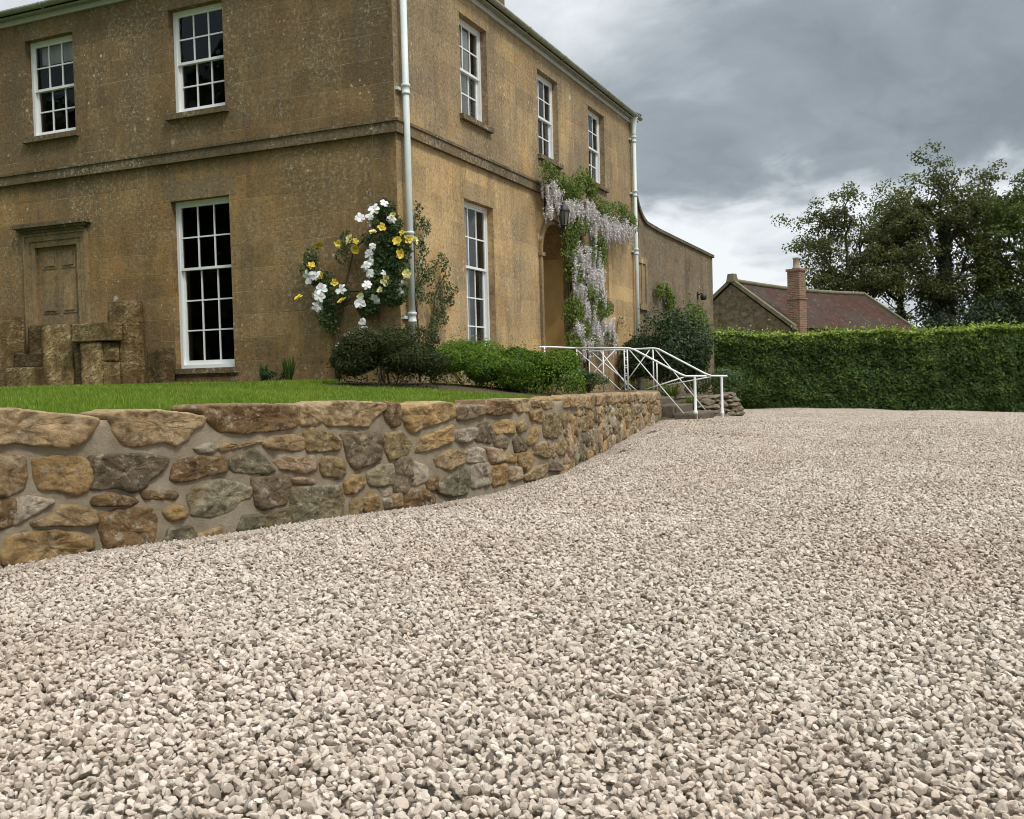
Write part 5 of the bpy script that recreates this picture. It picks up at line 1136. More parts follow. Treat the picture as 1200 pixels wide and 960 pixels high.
# wisteria round the arched doorway
wi = thing('wisteria', (.05, 7.2, .7), 'wisteria with hanging pale lilac blooms trained round the arched doorway', 'climber')
P = []; N = []; T = []
for (y, z) in WIST_LEAF:
    if y < 6.5 and z < 3.95: y += .22
    n = 230; q = RNG.normal(0, 1, (n, 3)); q /= np.maximum(1, np.linalg.norm(q, axis=1)/1.6)[:, None]
    P.append(np.stack([.20+np.abs(q[:, 2])*.12, y+q[:, 0]*.22, z+q[:, 1]*.14], 1)); N.append(np.tile((1, 0, .5), (n, 1))); T.append(np.clip(RNG.normal(.5, .2, n)+random.uniform(-.15, .15), 0, 1))
leaf_mesh('foliage', np.vstack(P), np.vstack(N), .075, m_wist, wi, np.concatenate(T), .42, .6, droop=(0, 0, -.8))
m_blm = leafmat('wisteria_blossom', [(0, (.50,.43,.45)), (.35, (.68,.63,.64)), (.7, (.80,.77,.77)), (1, (.88,.87,.86))], .25, .7, .1)
P = []; T = []
for (y, z) in WIST_BLOOM+[(y_+random.gauss(0, .13), z_+random.gauss(0, .06)) for y_, z_ in WIST_BLOOM]:
    ln = random.uniform(.25, .5); ln *= .6 if y < 5.8 and z < 4.6 else 1; n = int(80*ln/.3)
    y += .15*(y < 6.6 and z < 3.9); t_ = RNG.random(n)**.8; rr = .048*(1-t_)**.7+.008; a = RNG.uniform(0, 6.28, n); k = np.sqrt(RNG.random(n))
    x0 = random.uniform(.16, .40); P.append(np.stack([x0+rr*k*np.cos(a), y+rr*k*np.sin(a), z-t_*ln], 1)); T.append(np.clip(RNG.normal(.62, .2, n)-.25*t_+random.uniform(-.12, .12), 0, 1))
P = np.vstack(P); leaf_mesh('blossom', P, RNG.normal(0, 1, P.shape), .030, m_blm, wi, np.concatenate(T), .85, .3)
b = MB()
for s in ([(7.5, .7), (7.45, 1.6), (7.55, 2.6), (7.3, 3.4), (7.2, 4.2), (6.6, 4.55), (5.8, 4.6), (5.2, 4.6)], [(7.55, .7), (7.7, 1.5), (7.4, 2.4), (7.6, 3.2), (7.4, 4.2), (8.2, 4.5), (9.4, 4.55), (10.5, 4.4)], [(6.9, .7), (6.85, 1.8), (6.8, 2.8), (6.9, 3.7), (7.2, 4.2)], [(7.6, 3.0), (8.0, 3.6)]):
    b.tube([(.07+.03*math.sin(i*1.7), y, z) for i, (y, z) in enumerate(s)], [.04-.028*i/len(s) for i in range(len(s))], 7)
b.build('stem', m_stem, wi)
climber('bare_vine', 'thin nearly leafless vine on the side wall just left of the far pipe', 'climber', 'B', [(9.95, 2.25), (10.2, 2.3), (10.1, 2.15)], 30, .10, .04, m_gleaf, [[(9.9, .7), (9.85, 1.3), (9.8, 1.9), (9.95, 2.3), (10.2, 2.35)], [(9.87, 1.0), (10.3, 1.35), (10.7, 1.5)], [(9.85, 1.3), (10.1, 1.6)]], .06)

# big evergreen by the wing, the climber above it and the greenery round the steps
sh = bush('evergreen_shrub', 'big dark glossy evergreen shrub in front of the brown wing wall', 'shrub', (1.0, 10.6, 1.28), (1.0, 1.3, 1.22), 17000, .085, m_gloss, seed=12, lumps=26, bias=.45)
bush('yellowing_shrub', 'paler olive-leaved shrub rising above the right side of the dark evergreen', 'shrub', (.75, 13.6, 1.75), (.6, 1.1, 1.35), 7000, .075, m_wist, seed=13, lumps=10, bias=.25)
climber('wall_creeper', 'small green creeper fanned out high on the brown wing wall', 'climber', 'B', [(y, z) for y, z in CLIMB]+[(13.6, 3.12), (14.3, 2.98)], 60, .17, .085, m_wist, [[(14.6, 1.5), (14.5, 2.4), (14.2, 2.9), (13.7, 3.2), (13.4, 3.25)], [(14.4, 2.7), (14.8, 3.1)]], .05)
bush('ivy_clump', 'trailing green ivy clump between the wing wall end and the far railing', 'shrub', (1.9, 12.0, .55), (.6, 1.2, .62), 4500, .07, m_gleaf, seed=14, lumps=8)
GF = 'grassy clumps round the stone steps'
for (x, y, z, h, n_, lb) in ((1.95, 7.25, .46, .42, 170, 'grassy clump spilling over the far side of the steps'), (2.35, 7.3, .26, .38, 150, 'grassy clump low beside the bottom step'), (1.5, 7.5, .6, .34, 80, 'grassy clump at the top of the steps under the far railing'),
                         (1.0, 5.1, .74, .30, 90, 'grassy clump behind the rubble wall under the near railing'), (.95, 7.6, .68, .3, 80, 'grassy clump against the house pipe foot')):
    strap_plant('grass_clump', lb, x, y, z, n_, h, m_wist, .9, .012, 'grass clump', GF)
bush('herb_plant', 'broad-leaved green plant between the house wall and the landing railing', 'plant', (.8, 4.7, .92), (.38, .7, .22), 1700, .06, m_gleaf, seed=15, lumps=6)
bush('herb_plant', 'low green plant behind the wall end seen through the railing cross', 'plant', (1.35, 3.9, .92), (.4, .7, .17), 1600, .05, m_gleaf, seed=16, lumps=6)

# ------------------------------------------------------------------ the hedge
hd = thing('laurel_hedge', (6, 24, -.4), 'long clipped laurel hedge with bright new growth along its top', 'hedge')
HD = np.array([.9175, .3977]); HN = np.array([.3977, -.9175]); H0 = np.array([-1.2, 20.62])-HN*.0; HL = 24.; HW = 1.6
def hedge_pt(s, w, z): return np.stack([H0[0]+HD[0]*s-HN[0]*w, H0[1]+HD[1]*s-HN[1]*w, z+0*s], -1)
def hfoot(s): q = H0[None]+HD[None]*np.asarray(s)[:, None]; return G(q[:, 0], q[:, 1])
def htop(s): return 2.25+.045*np.sin(s*1.3)+.035*np.sin(s*3.7+1)+.03*np.sin(s*.51+2)-.003*s
n = 72000; s = RNG.uniform(0, HL, n); f0 = hfoot(s); z = f0+(htop(s)-f0)*RNG.random(n)
bulge = np.array([noise.noise(Vector((a*.8, b_*1.1, 2)))*.17+noise.noise(Vector((a*2.7, b_*2.7, 5)))*.10 for a, b_ in zip(s, z)])
w = -bulge+RNG.exponential(.085, n)+.10*np.clip((z-htop(s)+.25)/.25, 0, 1)**2
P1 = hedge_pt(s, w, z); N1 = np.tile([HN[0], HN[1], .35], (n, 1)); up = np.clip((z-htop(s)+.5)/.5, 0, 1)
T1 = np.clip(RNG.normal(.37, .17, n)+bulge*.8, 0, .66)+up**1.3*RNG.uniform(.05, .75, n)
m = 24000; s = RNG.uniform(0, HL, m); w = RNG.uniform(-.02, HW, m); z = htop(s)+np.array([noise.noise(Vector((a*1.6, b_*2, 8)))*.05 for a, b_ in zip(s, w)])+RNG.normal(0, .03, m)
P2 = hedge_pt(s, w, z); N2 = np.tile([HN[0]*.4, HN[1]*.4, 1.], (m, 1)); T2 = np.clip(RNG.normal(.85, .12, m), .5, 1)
m3 = 5200; s = RNG.uniform(0, HL, m3); w = RNG.uniform(-.03, HW, m3); z = htop(s)+RNG.exponential(.075, m3)
P3 = hedge_pt(s, w, z); N3 = RNG.normal(0, 1, (m3, 3))
m4 = 3000; z = RNG.uniform(-.7, 2.3, m4); P4 = np.concatenate([hedge_pt(np.full(m4//2, -.02)+RNG.normal(0, .04, m4//2), RNG.uniform(0, HW, m4//2), z[:m4//2]), hedge_pt(np.full(m4-m4//2, HL)+RNG.normal(0, .04, m4-m4//2), RNG.uniform(0, HW, m4-m4//2), z[m4//2:])])
N4 = RNG.normal(0, 1, (m4, 3))
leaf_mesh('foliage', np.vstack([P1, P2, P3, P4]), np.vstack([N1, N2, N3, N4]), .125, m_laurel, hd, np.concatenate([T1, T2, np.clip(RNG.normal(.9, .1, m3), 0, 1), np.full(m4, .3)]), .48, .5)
V = []
ss = np.arange(0, HL+.1, 1.)
for q in ss:
    f0 = float(hfoot(np.array([q]))[0])-.1; tp = float(htop(q))-.1
    V += [hedge_pt(np.array([q]), w_, z_)[0] for (w_, z_) in ((.30, f0), (.30, tp), (HW-.1, tp), (HW-.1, f0))]
F = [(4*i+k, 4*i+k+1, 4*i+5+k, 4*i+4+k) for i in range(len(ss)-1) for k in range(3)]+[(0, 1, 2, 3), (4*len(ss)-4, 4*len(ss)-1, 4*len(ss)-2, 4*len(ss)-3)]
mesh_obj('dark_core', V, F, m_core, hd)  # dark box added inside the hedge to block light between the leaves

# ------------------------------------------------------------------ the outbuilding
t = NT('rubble_barn'); P = t.pos()
v = t.n('ShaderNodeTexVoronoi', {'Vector': t.map(P, (3.2, 3.2, 6.)), 'Scale': 1.})
cid = t.n('ShaderNodeSeparateColor', {0: v.outputs['Color']}).outputs[0]
c = t.ramp(cid, [(0, (.075,.056,.033)), (.5, (.13,.097,.054)), (1, (.19,.15,.09))])
c = t.mix(t.ramp(v.outputs['Distance'], [(.45, 0), (.62, .8)]), c, (.12,.095,.065))
c = t.mix(t.ramp(t.noise(P, 5, 7, .75), [(.46, 0), (.60, .7)]), c, (.20,.165,.11))
c = t.mix(t.ramp(t.noise(P, 8, 7, .75), [(.52, 0), (.64, .8)]), c, (.05,.04,.025))
m_barn = t.finish(c, .95, t.bump(v.outputs['Distance'], -.5, .05), .1)
m_rend = plain('pale_lime_render', (.27,.235,.17), .95, .1, .35, 1.6, .4)
t = NT('clay_tiles'); P = t.pos()
br = t.n('ShaderNodeTexBrick', {'Vector': t.uv(), 'Color1': (.042,.018,.011), 'Color2': (.068,.030,.019), 'Mortar': (.025,.015,.012), 'Scale': 1., 'Mortar Size': .012, 'Brick Width': .24, 'Row Height': .2}, offset=.5)
c = t.mix(t.ramp(t.noise(P, .7, 5, .6), [(.46, 0), (.60, .75)]), br.outputs[0], (.045,.035,.027))
c = t.mix(t.ramp(t.noise(P, 3.5, 7, .75), [(.57, 0), (.66, .8)]), c, (.15,.135,.12))
m_tile = t.finish(c, .9, t.bump(br.outputs[1], -.6, .03), .15)
t = NT('old_brick'); P = t.pos()
br = t.n('ShaderNodeTexBrick', {'Vector': t.uv(), 'Color1': (.15,.07,.042), 'Color2': (.24,.135,.09), 'Mortar': (.27,.22,.16), 'Scale': 1., 'Mortar Size': .012, 'Brick Width': .23, 'Row Height': .078}, offset=.5)
c = t.mix(t.ramp(t.noise(P, 9, 5), [(.5, 0), (.7, .7)]), br.outputs[0], (.13,.085,.06))
m_brick = t.finish(c, .95, t.bump(br.outputs[1], -.5, .02), .1)
m_verge = plain('mossy_verge', (.15,.135,.085), .95, .1, .4, 4, .6)
A0 = np.array([-1.88, 33.06]); RD = np.array([.3375, .9413]); PD = np.array([.9413, -.3375]); LEN = 13.75; HWD = 2.83; ZR, ZV, ZG = 5.10, 2.98, -.9
barn = thing('stone_outbuilding', (float(A0[0]+RD[0]*6), float(A0[1]+RD[1]*6), -.9), 'low rubble stone outbuilding with weathered red tile roof beyond the hedge', 'outbuilding')
def bp(s, w, z): q = A0+RD*s+PD*w; return (q[0], q[1], z)
def loc_box(me_o): pass
b = MB()
gz = lambda w: ZR-.12-(ZR-ZV)*abs(w)/HWD
for s in (0.0, LEN): b.quad(bp(s, -HWD, ZG), bp(s, HWD, ZG), bp(s, HWD, ZV-.12), bp(s, 0, ZR-.12), bp(s, -HWD, ZV-.12))
for w in (-HWD, HWD): b.quad(bp(0, w, ZG), bp(LEN, w, ZG), bp(LEN, w, ZV-.1), bp(0, w, ZV-.1))
b.build('wall', m_barn, barn)
b = MB(); ns = 28; V = []; F = []
sag = lambda s: -.13*math.sin(math.pi*s/LEN)
for sd in (1, -1):
    base = len(b.v); V = []
    for i in range(ns+1):
        s = -.05+(LEN+.1)*i/ns
        for k in range(9):
            w = sd*(HWD+.16)*k/8; V.append(bp(s, w, ZR-(ZR-ZV+.1)*k/8+sag(s)*(1-k/8)+.02*noise.noise(Vector((s, w, 3)))))
    b.add(V, [(i*9+k, i*9+k+1, (i+1)*9+k+1, (i+1)*9+k) for i in range(ns) for k in range(8)], True)
roofb = b.build('roof', m_tile, barn, fix=False)
uvl = roofb.data.uv_layers[0]; vv = roofb.data.vertices
for lp in roofb.data.loops:
    q = np.array(vv[lp.vertex_index].co[:2])+np.array(barn.location[:2])-A0; uvl.data[lp.index].uv = (float(q@RD), float(abs(q@PD))*1.25)
b = MB()
for s in (-.08, LEN-.12):
    b = MB()
    for sd in (1, -1):
        p0, p1 = bp(s, 0, ZR+.02), bp(s, sd*(HWD+.22), ZV-.12); q0, q1 = bp(s+.24, 0, ZR+.02), bp(s+.24, sd*(HWD+.22), ZV-.12)
        up = .13; lift = lambda p: (p[0], p[1], p[2]+up); dn = lambda p: (p[0], p[1], p[2]-.06)
        b.quad(lift(p0), lift(p1), lift(q1), lift(q0)); b.quad(dn(p0), dn(p1), lift(p1), lift(p0)); b.quad(dn(q0), dn(q1), lift(q1), lift(q0)); b.quad(dn(p1), dn(q1), lift(q1), lift(p1))
    if s > 0: b.build('verge', m_verge, barn)
    else: b0 = b
b = b0
b.add([bp(-.12, -.2, ZR-.02), bp(.28, -.2, ZR-.02), bp(.28, .2, ZR-.02), bp(-.12, .2, ZR-.02), bp(-.08, -.14, ZR+.34), bp(.22, -.14, ZR+.34), bp(.22, .14, ZR+.34), bp(-.08, .14, ZR+.34)], [(4,5,6,7),(0,1,5,4),(1,2,6,5),(2,3,7,6),(3,0,4,7)])
b.build('verge', m_verge, barn)
b = MB(); b.tube([bp(s, 0, ZR+.04+sag(s)) for s in np.linspace(.2, LEN-.15, 20)], .11, 8); b.build('ridge_tile', m_verge, roofb)
b = MB(); 
def bbox(b, s0, s1, w0, w1, z0, z1): b.add([bp(s0,w0,z0),bp(s1,w0,z0),bp(s1,w1,z0),bp(s0,w1,z0),bp(s0,w0,z1),bp(s1,w0,z1),bp(s1,w1,z1),bp(s0,w1,z1)], [(0,3,2,1),(4,5,6,7),(0,1,5,4),(1,2,6,5),(2,3,7,6),(3,0,4,7)])
bbox(b, .32, .94, HWD-.30, HWD+.30, ZV-.9, ZR-1.0); bbox(b, .28, .98, HWD-.34, HWD+.34, ZR-1.0, ZR-.93); bbox(b, .34, .92, HWD-.28, HWD+.28, ZR-.93, 5.32); bbox(b, .29, .97, HWD-.33, HWD+.33, 5.32, 5.42)
chm = b.build('chimney', m_brick, roofb)
b = MB(); p = bp(.63, HWD, 5.42); b.lathe([(.17, 0), (.19, .03), (.14, .10), (.125, .42), (.155, .45), (.15, .5), (.10, .5)], p, 12); b.build('chimney_pot', plain('buff_clay', (.30,.25,.17), .9, .1, .2, 6), chm)
b = MB(); b.quad(bp(-.03, -HWD, ZG), bp(-.03, HWD+.02, ZG), bp(-.03, HWD+.02, 2.52), bp(-.03, -HWD, 2.52)); bbox(b, -.06, -.031, -HWD, HWD+.03, 2.50, 2.58)
b.quad(bp(-.03, HWD+.02, ZG), bp(LEN, HWD+.02, ZG), bp(LEN, HWD+.02, 2.60), bp(-.03, HWD+.02, 2.60)); b.build('rendered_band', m_rend, barn)
b = MB()
for w in (-2.6, -.3, 1.5): bbox(b, -.13, -.065, w-.09, w+.09, ZG, 2.56)
b.build('buttress', m_verge, barn)

# ------------------------------------------------------------------ trees
m_oak = leafmat('oak_leaves', [(0, (.034,.036,.014)), (.4, (.068,.072,.024)), (.75, (.115,.112,.038)), (1, (.18,.16,.06))], .25, .6, .2)
m_lime = leafmat('lime_green_leaves', [(0, (.035,.05,.014)), (.5, (.07,.095,.02)), (1, (.12,.15,.03))], .25, .6, .2)
m_ivy = leafmat('ivy_leaves', [(0, (.010,.018,.008)), (.5, (.022,.036,.012)), (1, (.05,.07,.02))], .12, .45, .3)
m_bark = plain('oak_bark', (.075,.06,.045), .95, .1, .35, 5, .8)
def oak(name, label, base, trunk, limbs, cl_r=.75, per=105, size=.17, mat=None, ivy=0, seed=0, group='trees behind the outbuilding', sub=5, spread=1.5, ivy_r=.45, cl_jit=1.):
    """trunk: [(x,y,z,r)]; limbs: list of (start index on trunk, [points...]) in metres from the base"""
    rs = np.random.default_rng(seed); B = np.array(base); th = thing(name, tuple(map(float, base)), label, 'tree', group)
    b = MB(); b.tube([tuple(B+np.array(p[:3])) for p in trunk], [p[3] for p in trunk], 10)
    P = []; N = []; T = []; IV = []; 
    def cluster(c, r, tone):
        n = int(per*(r/cl_r)**2); d = rs.normal(0, 1, (n, 3)); d /= np.linalg.norm(d, axis=1)[:, None]; k = rs.random(n)**.45
        P.append(c+d*k[:, None]*np.array([r, r, r*.62])); N.append(d+np.array([0, 0, .6])); T.append(np.clip(tone+rs.normal(0, .15, n)+.12*d[:, 2], 0, 1))
    def grow(p0, p1, r0, lev):
        p0, p1 = np.array(p0, float), np.array(p1, float); ln = np.linalg.norm(p1-p0); m = (p0+p1)/2+rs.normal(0, .1*ln, 3)+np.array([0, 0, .07*ln])
        q = [p0, p0*.56+m*.44+rs.normal(0, .03*ln, 3), m, m*.45+p1*.55+rs.normal(0, .04*ln, 3), p1]
        b.tube([tuple(x) for x in q], [max(.012, r0*(1-.17*i)) for i in range(5)], 6 if lev else 7)
        if lev == 0:
            for i in range(sub+rs.integers(0, 3)):
                t_ = rs.uniform(.35, 1.); s = q[2]*(1-abs(t_-.5)*2)+(q[4] if t_ > .5 else q[0])*abs(t_-.5)*2
                d = (p1-p0)/ln*.7+rs.normal(0, .75, 3); d[2] = d[2]*.7+.12; d /= np.linalg.norm(d)
                grow(s, s+d*spread*rs.uniform(.6, 1.25), r0*.42, 1)
            cluster(p1, cl_r*rs.uniform(.8, 1.15), .5+rs.normal(0, .12))
        else:
            for i in range(4):
                cluster(p1+rs.normal(0, .55*cl_jit, 3)*np.array([1, 1, .7]), cl_r*rs.uniform(.6, 1.1), .46+rs.normal(0, .13))
            if rs.random() < .6: cluster(m+rs.normal(0, .2, 3), cl_r*.55, .4)
    for (start, end, r0) in limbs: grow(B+np.array(start), B+np.array(end), r0, 0)
    b.build('trunk', m_bark, th)
    leaf_mesh('crown', np.vstack(P), np.vstack(N), size, mat or m_oak, th, np.concatenate(T), .62, .7)
    if ivy:
        V = []; 
        tr = np.array([p[:3] for p in trunk]); zz = np.concatenate([[0], np.cumsum(np.linalg.norm(np.diff(tr, axis=0), axis=1))])
        n = ivy; u = rs.random(n)**.9*zz[-1]; c = np.stack([np.interp(u, zz, tr[:, k]) for k in range(3)], 1)+B; a = rs.uniform(0, 6.28, n)
        lump = np.array([.75+.6*noise.noise(Vector((math.cos(x)*1.1, math.sin(x)*1.1, h*.9+seed))) for x, h in zip(a, u)])
        rr = ivy_r*lump*(1-.45*u/zz[-1])+rs.normal(0, .06, n); d = np.stack([np.cos(a), np.sin(a), 0*a], 1)
        leaf_mesh('ivy', c+d*rr[:, None], d+np.array([0, 0, .3]), .14, m_ivy, th, np.clip(rs.normal(.45, .2, n), 0, 1), .75, .6)
    return th
R1 = np.array([.917, .40])                                  # sideways, as the trees stand in a row
def sd(l, d=0., z=0.): return (l*.917-d*.40, l*.40+d*.917, z)
g0 = -.9
oak('oak_tree', 'forked oak with open airy branches rising just behind the brick chimney roof', (2.5, 48.9, g0),
    [(0,0,0,.30), (*sd(.1,0,2.6),.26), (*sd(.0,0,4.4),.24)],
    [(sd(0,0,4.2), sd(-1.9,.5,7.6), .16), (sd(0,0,4.3), sd(.9,-.3,7.0), .17), (sd(-.6,.1,5.2), sd(-2.7,.4,9.2), .10), (sd(.4,0,5.6), sd(1.9,.6,10.0), .10), (sd(-.7,.2,5.8), sd(-1.2,-.6,10.9), .11), (sd(.3,0,5.8), sd(.3,.8,10.6), .11), (sd(-.3,0,5.0), sd(-2.9,-.7,7.2), .06), (sd(-1.5,.3,6.6), sd(-2.2,1.,10.2), .07)],
    .70, 82, .165, seed=21, spread=1.35, sub=6)
oak('ivied_tree', 'slender ivy-wrapped tree standing between the forked oak and the tallest oak', (4.3, 54.1, g0),
    [(0,0,0,.24), (*sd(.05,0,3.5),.21), (*sd(0,0,7),.15), (*sd(.1,0,9.5),.08)],
    [(sd(0,0,6), sd(-1.6,0,9.0), .08), (sd(0,0,6), sd(-2.2,.5,7.6), .07), (sd(0,0,7), sd(-1.2,-.4,10.6), .07), (sd(0,0,7), sd(.6,.4,11.6), .07), (sd(0,0,6.5), sd(1.5,.4,9.0), .07), (sd(0,0,7.5), sd(-.6,.5,10.8), .06), (sd(0,0,7.5), sd(.9,-.5,10.4), .06), (sd(0,0,5.), sd(-1.5,-.4,6.6), .05), (sd(0,0,5), sd(1.5,-.4,6.6), .05)],
    .82, 84, .17, ivy=2600, seed=22, spread=1.5, sub=5, ivy_r=.40)
oak('oak_tree', 'tallest oak with an ivy-clad trunk, its crown highest against the cloud', (6.9, 53.1, g0),
    [(0,0,0,.55), (*sd(.1,0,3.5),.45), (*sd(-.05,0,7),.34), (*sd(-.1,0,10),.22), (*sd(-.3,0,11),.12)],
    [(sd(0,0,5.5), sd(-3.0,.3,8.4), .17), (sd(0,0,6.5), sd(2.5,.6,8.3), .16), (sd(0,0,7.5), sd(-2.6,-.7,10.9), .15), (sd(0,0,8.5), sd(1.9,-.4,11.1), .13), (sd(-.1,0,9.5), sd(-1.2,.4,11.4), .12), (sd(-.1,0,10), sd(.6,.3,11.7), .12), (sd(-.2,0,11), sd(-.5,-.8,12.3), .10), (sd(0,0,6), sd(-3.4,1,10.1), .12), (sd(0,0,5), sd(-1.7,-1.2,6.6), .10), (sd(0,0,6.0), sd(1.3,-1.2,7.6), .10), (sd(0,0,9), sd(1.4,.7,11.0), .10)],
    .75, 72, .18, ivy=7000, seed=23, spread=1.8, sub=6, ivy_r=.72)
oak('oak_tree', 'broad dark oak with a thick ivied trunk at the right of the tallest oak', (8.9, 57.2, g0),
    [(0,0,0,.55), (*sd(0,0,3.5),.46), (*sd(.1,0,6.5),.36), (*sd(.4,0,9),.2)],
    [(sd(0,0,5), sd(-2.6,-.4,7.3), .14), (sd(0,0,5.5), sd(3.0,0,7.6), .16), (sd(.2,0,7), sd(-1.5,.4,11.0), .13), (sd(.3,0,7.5), sd(1.3,.3,12.2), .14), (sd(.3,0,8), sd(2.9,-.5,11.4), .13), (sd(0,0,6), sd(3.9,.7,9.8), .13), (sd(0,0,4.5), sd(1.7,-1.2,5.8), .10), (sd(0,0,4.5), sd(-1.6,-1.,5.6), .09), (sd(.3,0,8.5), sd(.3,-.5,12.6), .10)],
    .77, 76, .185, ivy=6500, seed=24, spread=1.8, sub=6, ivy_r=.75)
oak('lime_tree', 'yellow-green crowned tree cut off by the right side of the view', (12.2, 53.6, g0),
    [(0,0,0,.42), (*sd(0,0,3.5),.36), (*sd(-.1,0,7),.26)],
    [(sd(0,0,4.5), sd(-2.4,-.3,7.0), .14), (sd(0,0,5), sd(-2.0,.3,10.0), .14), (sd(0,0,6), sd(-.8,.3,11.9), .14), (sd(0,0,6), sd(1.4,0,11.4), .13), (sd(0,0,5), sd(2.7,0,8.4), .13), (sd(0,0,4.5), sd(-1.6,-1,5.3), .10), (sd(0,0,5.5), sd(-2.9,.2,8.4), .10)],
    .8, 90, .185, mat=m_lime, seed=25, spread=1.8, sub=6, ivy=2500)
GU = 'dark evergreens under the oaks'
for k, (x, y, rr, rz, lb) in enumerate(((6.4, 49.6, 1.3, 2.6, 'dark evergreen bush at the foot of the tallest oak'), (8.9, 51.0, 1.7, 3.3, 'large dark holly mass beneath the broad ivied oak'), (11.4, 51.6, 1.6, 2.9, 'dark evergreen bush below the yellow-green crowned tree'), (5.0, 50.6, .9, 2.0, 'small dark bush just beyond the end of the tile roof'))):
    bush('evergreen_bush', lb, 'bush', (x, y, g0+rz), (rr, rr, rz), 7000, .17, m_ivy, GU, seed=30+k, lumps=12, bias=.5)

# tall woodland behind the viewer: it is what the front windows reflect
P = []; N = []
for k in range(80):
    c = (RNG.uniform(-48, -7), RNG.uniform(-31, -23), RNG.uniform(1, 14)); p, q = ball_points(c, (4.2, 3.2, 3.4), 420, .6); P.append(p); N.append(q)
o = leaf_mesh('woodland', np.vstack(P), np.vstack(N), .95, m_ivy, None, RNG.random(80*420)*.8, .7, .6)
tag(o, 'tall dark woodland facing the house front', 'woodland', kind='stuff')
# ------------------------------------------------------------------ sky, light, camera
SUN_EL, SUN_AZ = rad(52), rad(118)          # high cloud, brightest to the right of and behind the viewer
w = bpy.data.worlds.new('World'); SC.world = w; w.use_nodes = True
nt = w.node_tree; nt.nodes.clear()
class WT_(NT):
    def __init__(s, t): s.t = t
t = WT_(nt)
out = t.n('ShaderNodeOutputWorld'); bg = t.n('ShaderNodeBackground'); nt.links.new(bg.outputs[0], out.inputs[0])
sky = t.n('ShaderNodeTexSky', sky_type='NISHITA', sun_disc=False); sky.sun_elevation = SUN_EL; sky.sun_rotation = SUN_AZ; sky.dust_density = 2.; sky.air_density = 1.; sky.altitude = 60
D = t.n('ShaderNodeTexCoord').outputs['Generated']
sx = t.n('ShaderNodeSeparateXYZ', {0: D}); X_, Y_, Z_ = sx.outputs
# cloud base: project the view direction on to a flat layer, so that clouds shrink towards the horizon
k = t.math('DIVIDE', 1., t.math('ADD', t.math('MAXIMUM', Z_, 0.), .30))
pl = t.n('ShaderNodeVectorMath', {0: D, 'Scale': k}, operation='SCALE').outputs[0]
pl = t.map(pl, (1, 1, 0), CLOUD_LOC, (0, 0, rad(CLOUD_ROT)))
wv = t.n('ShaderNodeVectorMath', {0: t.noise(pl, 1.6, 4, .5, col=True), 'Scale': .55}, operation='SCALE').outputs[0]
pl2 = t.n('ShaderNodeVectorMath', {0: pl, 1: wv}, operation='ADD').outputs[0]
n1 = t.noise(pl2, 1.5, 9, .5); n2 = t.noise(pl2, 3.8, 9, .55); n3 = t.noise(pl2, 10, 6, .6)
band = t.math('SINE', t.math('MULTIPLY_ADD', t.n('ShaderNodeSeparateXYZ', {0: pl}).outputs[1], 1.9, t.math('MULTIPLY', n1, 4.5)))
dens = t.math('ADD', t.math('ADD', t.math('MULTIPLY', n1, .55), t.math('MULTIPLY', n2, .38)), t.math('ADD', t.math('MULTIPLY', band, .02), t.math('MULTIPLY', n3, .07)))
# thin pale gap low down, heavier grey shelf above it
el = t.ramp(t.math('ADD', Z_, t.math('MULTIPLY', t.math('SUBTRACT', n2, .5), .10)), [(0, .30), (.10, .20), (.145, .24), (.19, .60), (.24, .62), (.33, .45), (.45, .50), (1, .4)])
dd = t.math('ADD', dens, t.math('MULTIPLY', t.math('SUBTRACT', el, .42), .55))
cl = t.ramp(dd, [(.38, (6.1, 6.3, 6.45)), (.46, (4.7, 4.98, 5.2)), (.52, (3.3, 3.6, 3.82)), (.585, (2.25, 2.55, 2.76)), (.70, (1.6, 1.86, 2.04))])
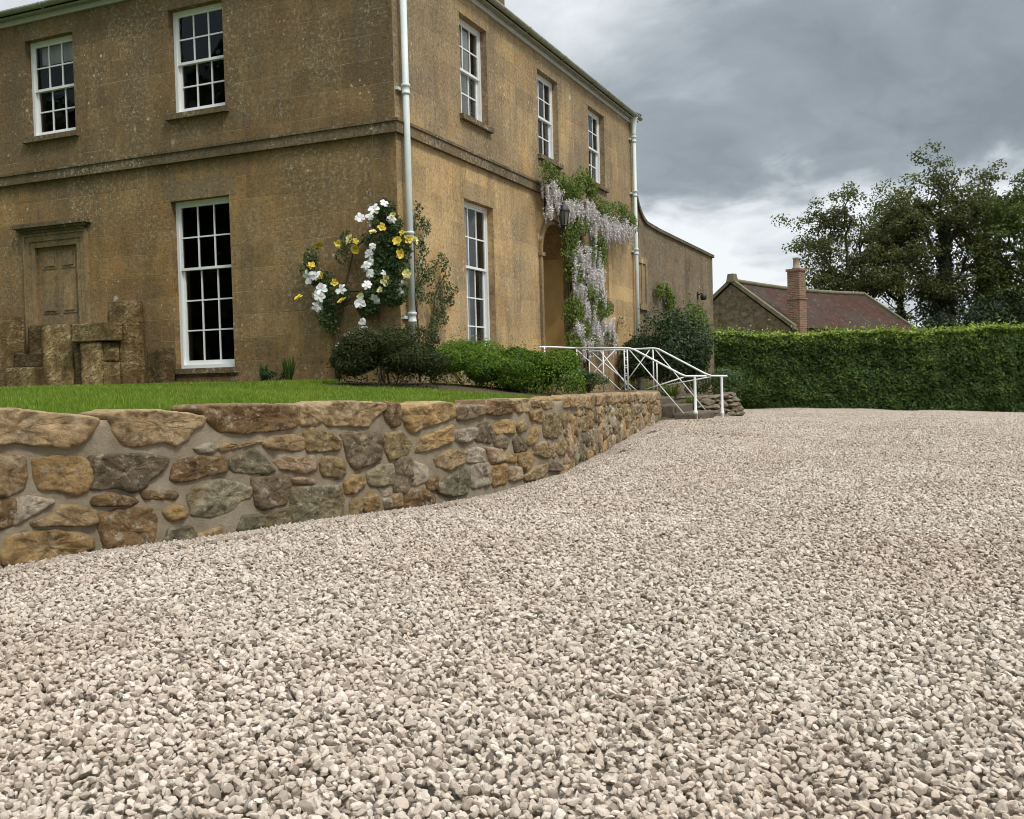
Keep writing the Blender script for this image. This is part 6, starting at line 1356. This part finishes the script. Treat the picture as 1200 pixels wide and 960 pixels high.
# overcast skies brighten towards the zenith
zen = t.n('ShaderNodeMapRange', {'Value': Z_, 1: .38, 2: .95, 3: 1., 4: 4.6}, interpolation_type='SMOOTHSTEP').outputs[0]
cl = t.n('ShaderNodeVectorMath', {0: cl, 'Scale': zen}, operation='SCALE').outputs[0]
nt.links.new(t.mix(.93, sky.outputs[0], cl), bg.inputs[0]); bg.inputs[1].default_value = .1
ld = bpy.data.lights.new('sun', 'SUN'); ld.energy = 1.5; ld.angle = rad(11); ld.color = (1., .95, .87)
lo_ = bpy.data.objects.new('sun', ld); COL.objects.link(lo_)
sd_ = Vector((math.sin(SUN_AZ)*math.cos(SUN_EL), math.cos(SUN_AZ)*math.cos(SUN_EL), math.sin(SUN_EL))); lo_.rotation_euler = sd_.to_track_quat('Z', 'Y').to_euler(); lo_.location = sd_*60
cd = bpy.data.cameras.new('camera'); cd.sensor_width = 36; cd.lens = 36*1178.37/1200; cd.clip_end = 3000; cd.clip_start = .05
co = bpy.data.objects.new('camera', cd); COL.objects.link(co)
yaw, pit, rol = rad(23.53787502), rad(-1.74647952), rad(-1.48240431)
f = Vector((-math.sin(yaw)*math.cos(pit), math.cos(yaw)*math.cos(pit), math.sin(pit))); r = Vector((math.cos(yaw), math.sin(yaw), 0)); u = r.cross(f)
r2 = r*math.cos(rol)+u*math.sin(rol); u2 = -r*math.sin(rol)+u*math.cos(rol)
M = Matrix((r2, u2, -f)).transposed().to_4x4(); M.translation = (7.0172, -12.3026, 1.0); co.matrix_world = M
SC.camera = co
SC.view_settings.view_transform = 'Standard'; SC.view_settings.look = 'None'; SC.view_settings.gamma = 1; SC.view_settings.exposure = EXPOSURE; SC.view_settings.use_curve_mapping = False
SC.render.engine = 'CYCLES'; SC.cycles.pixel_filter_type = 'BLACKMAN_HARRIS'; SC.cycles.filter_width = 1.0; SC.cycles.max_bounces = 8; SC.cycles.transparent_max_bounces = 16; SC.cycles.use_denoising = True; SC.cycles.caustics_reflective = False; SC.cycles.caustics_refractive = False
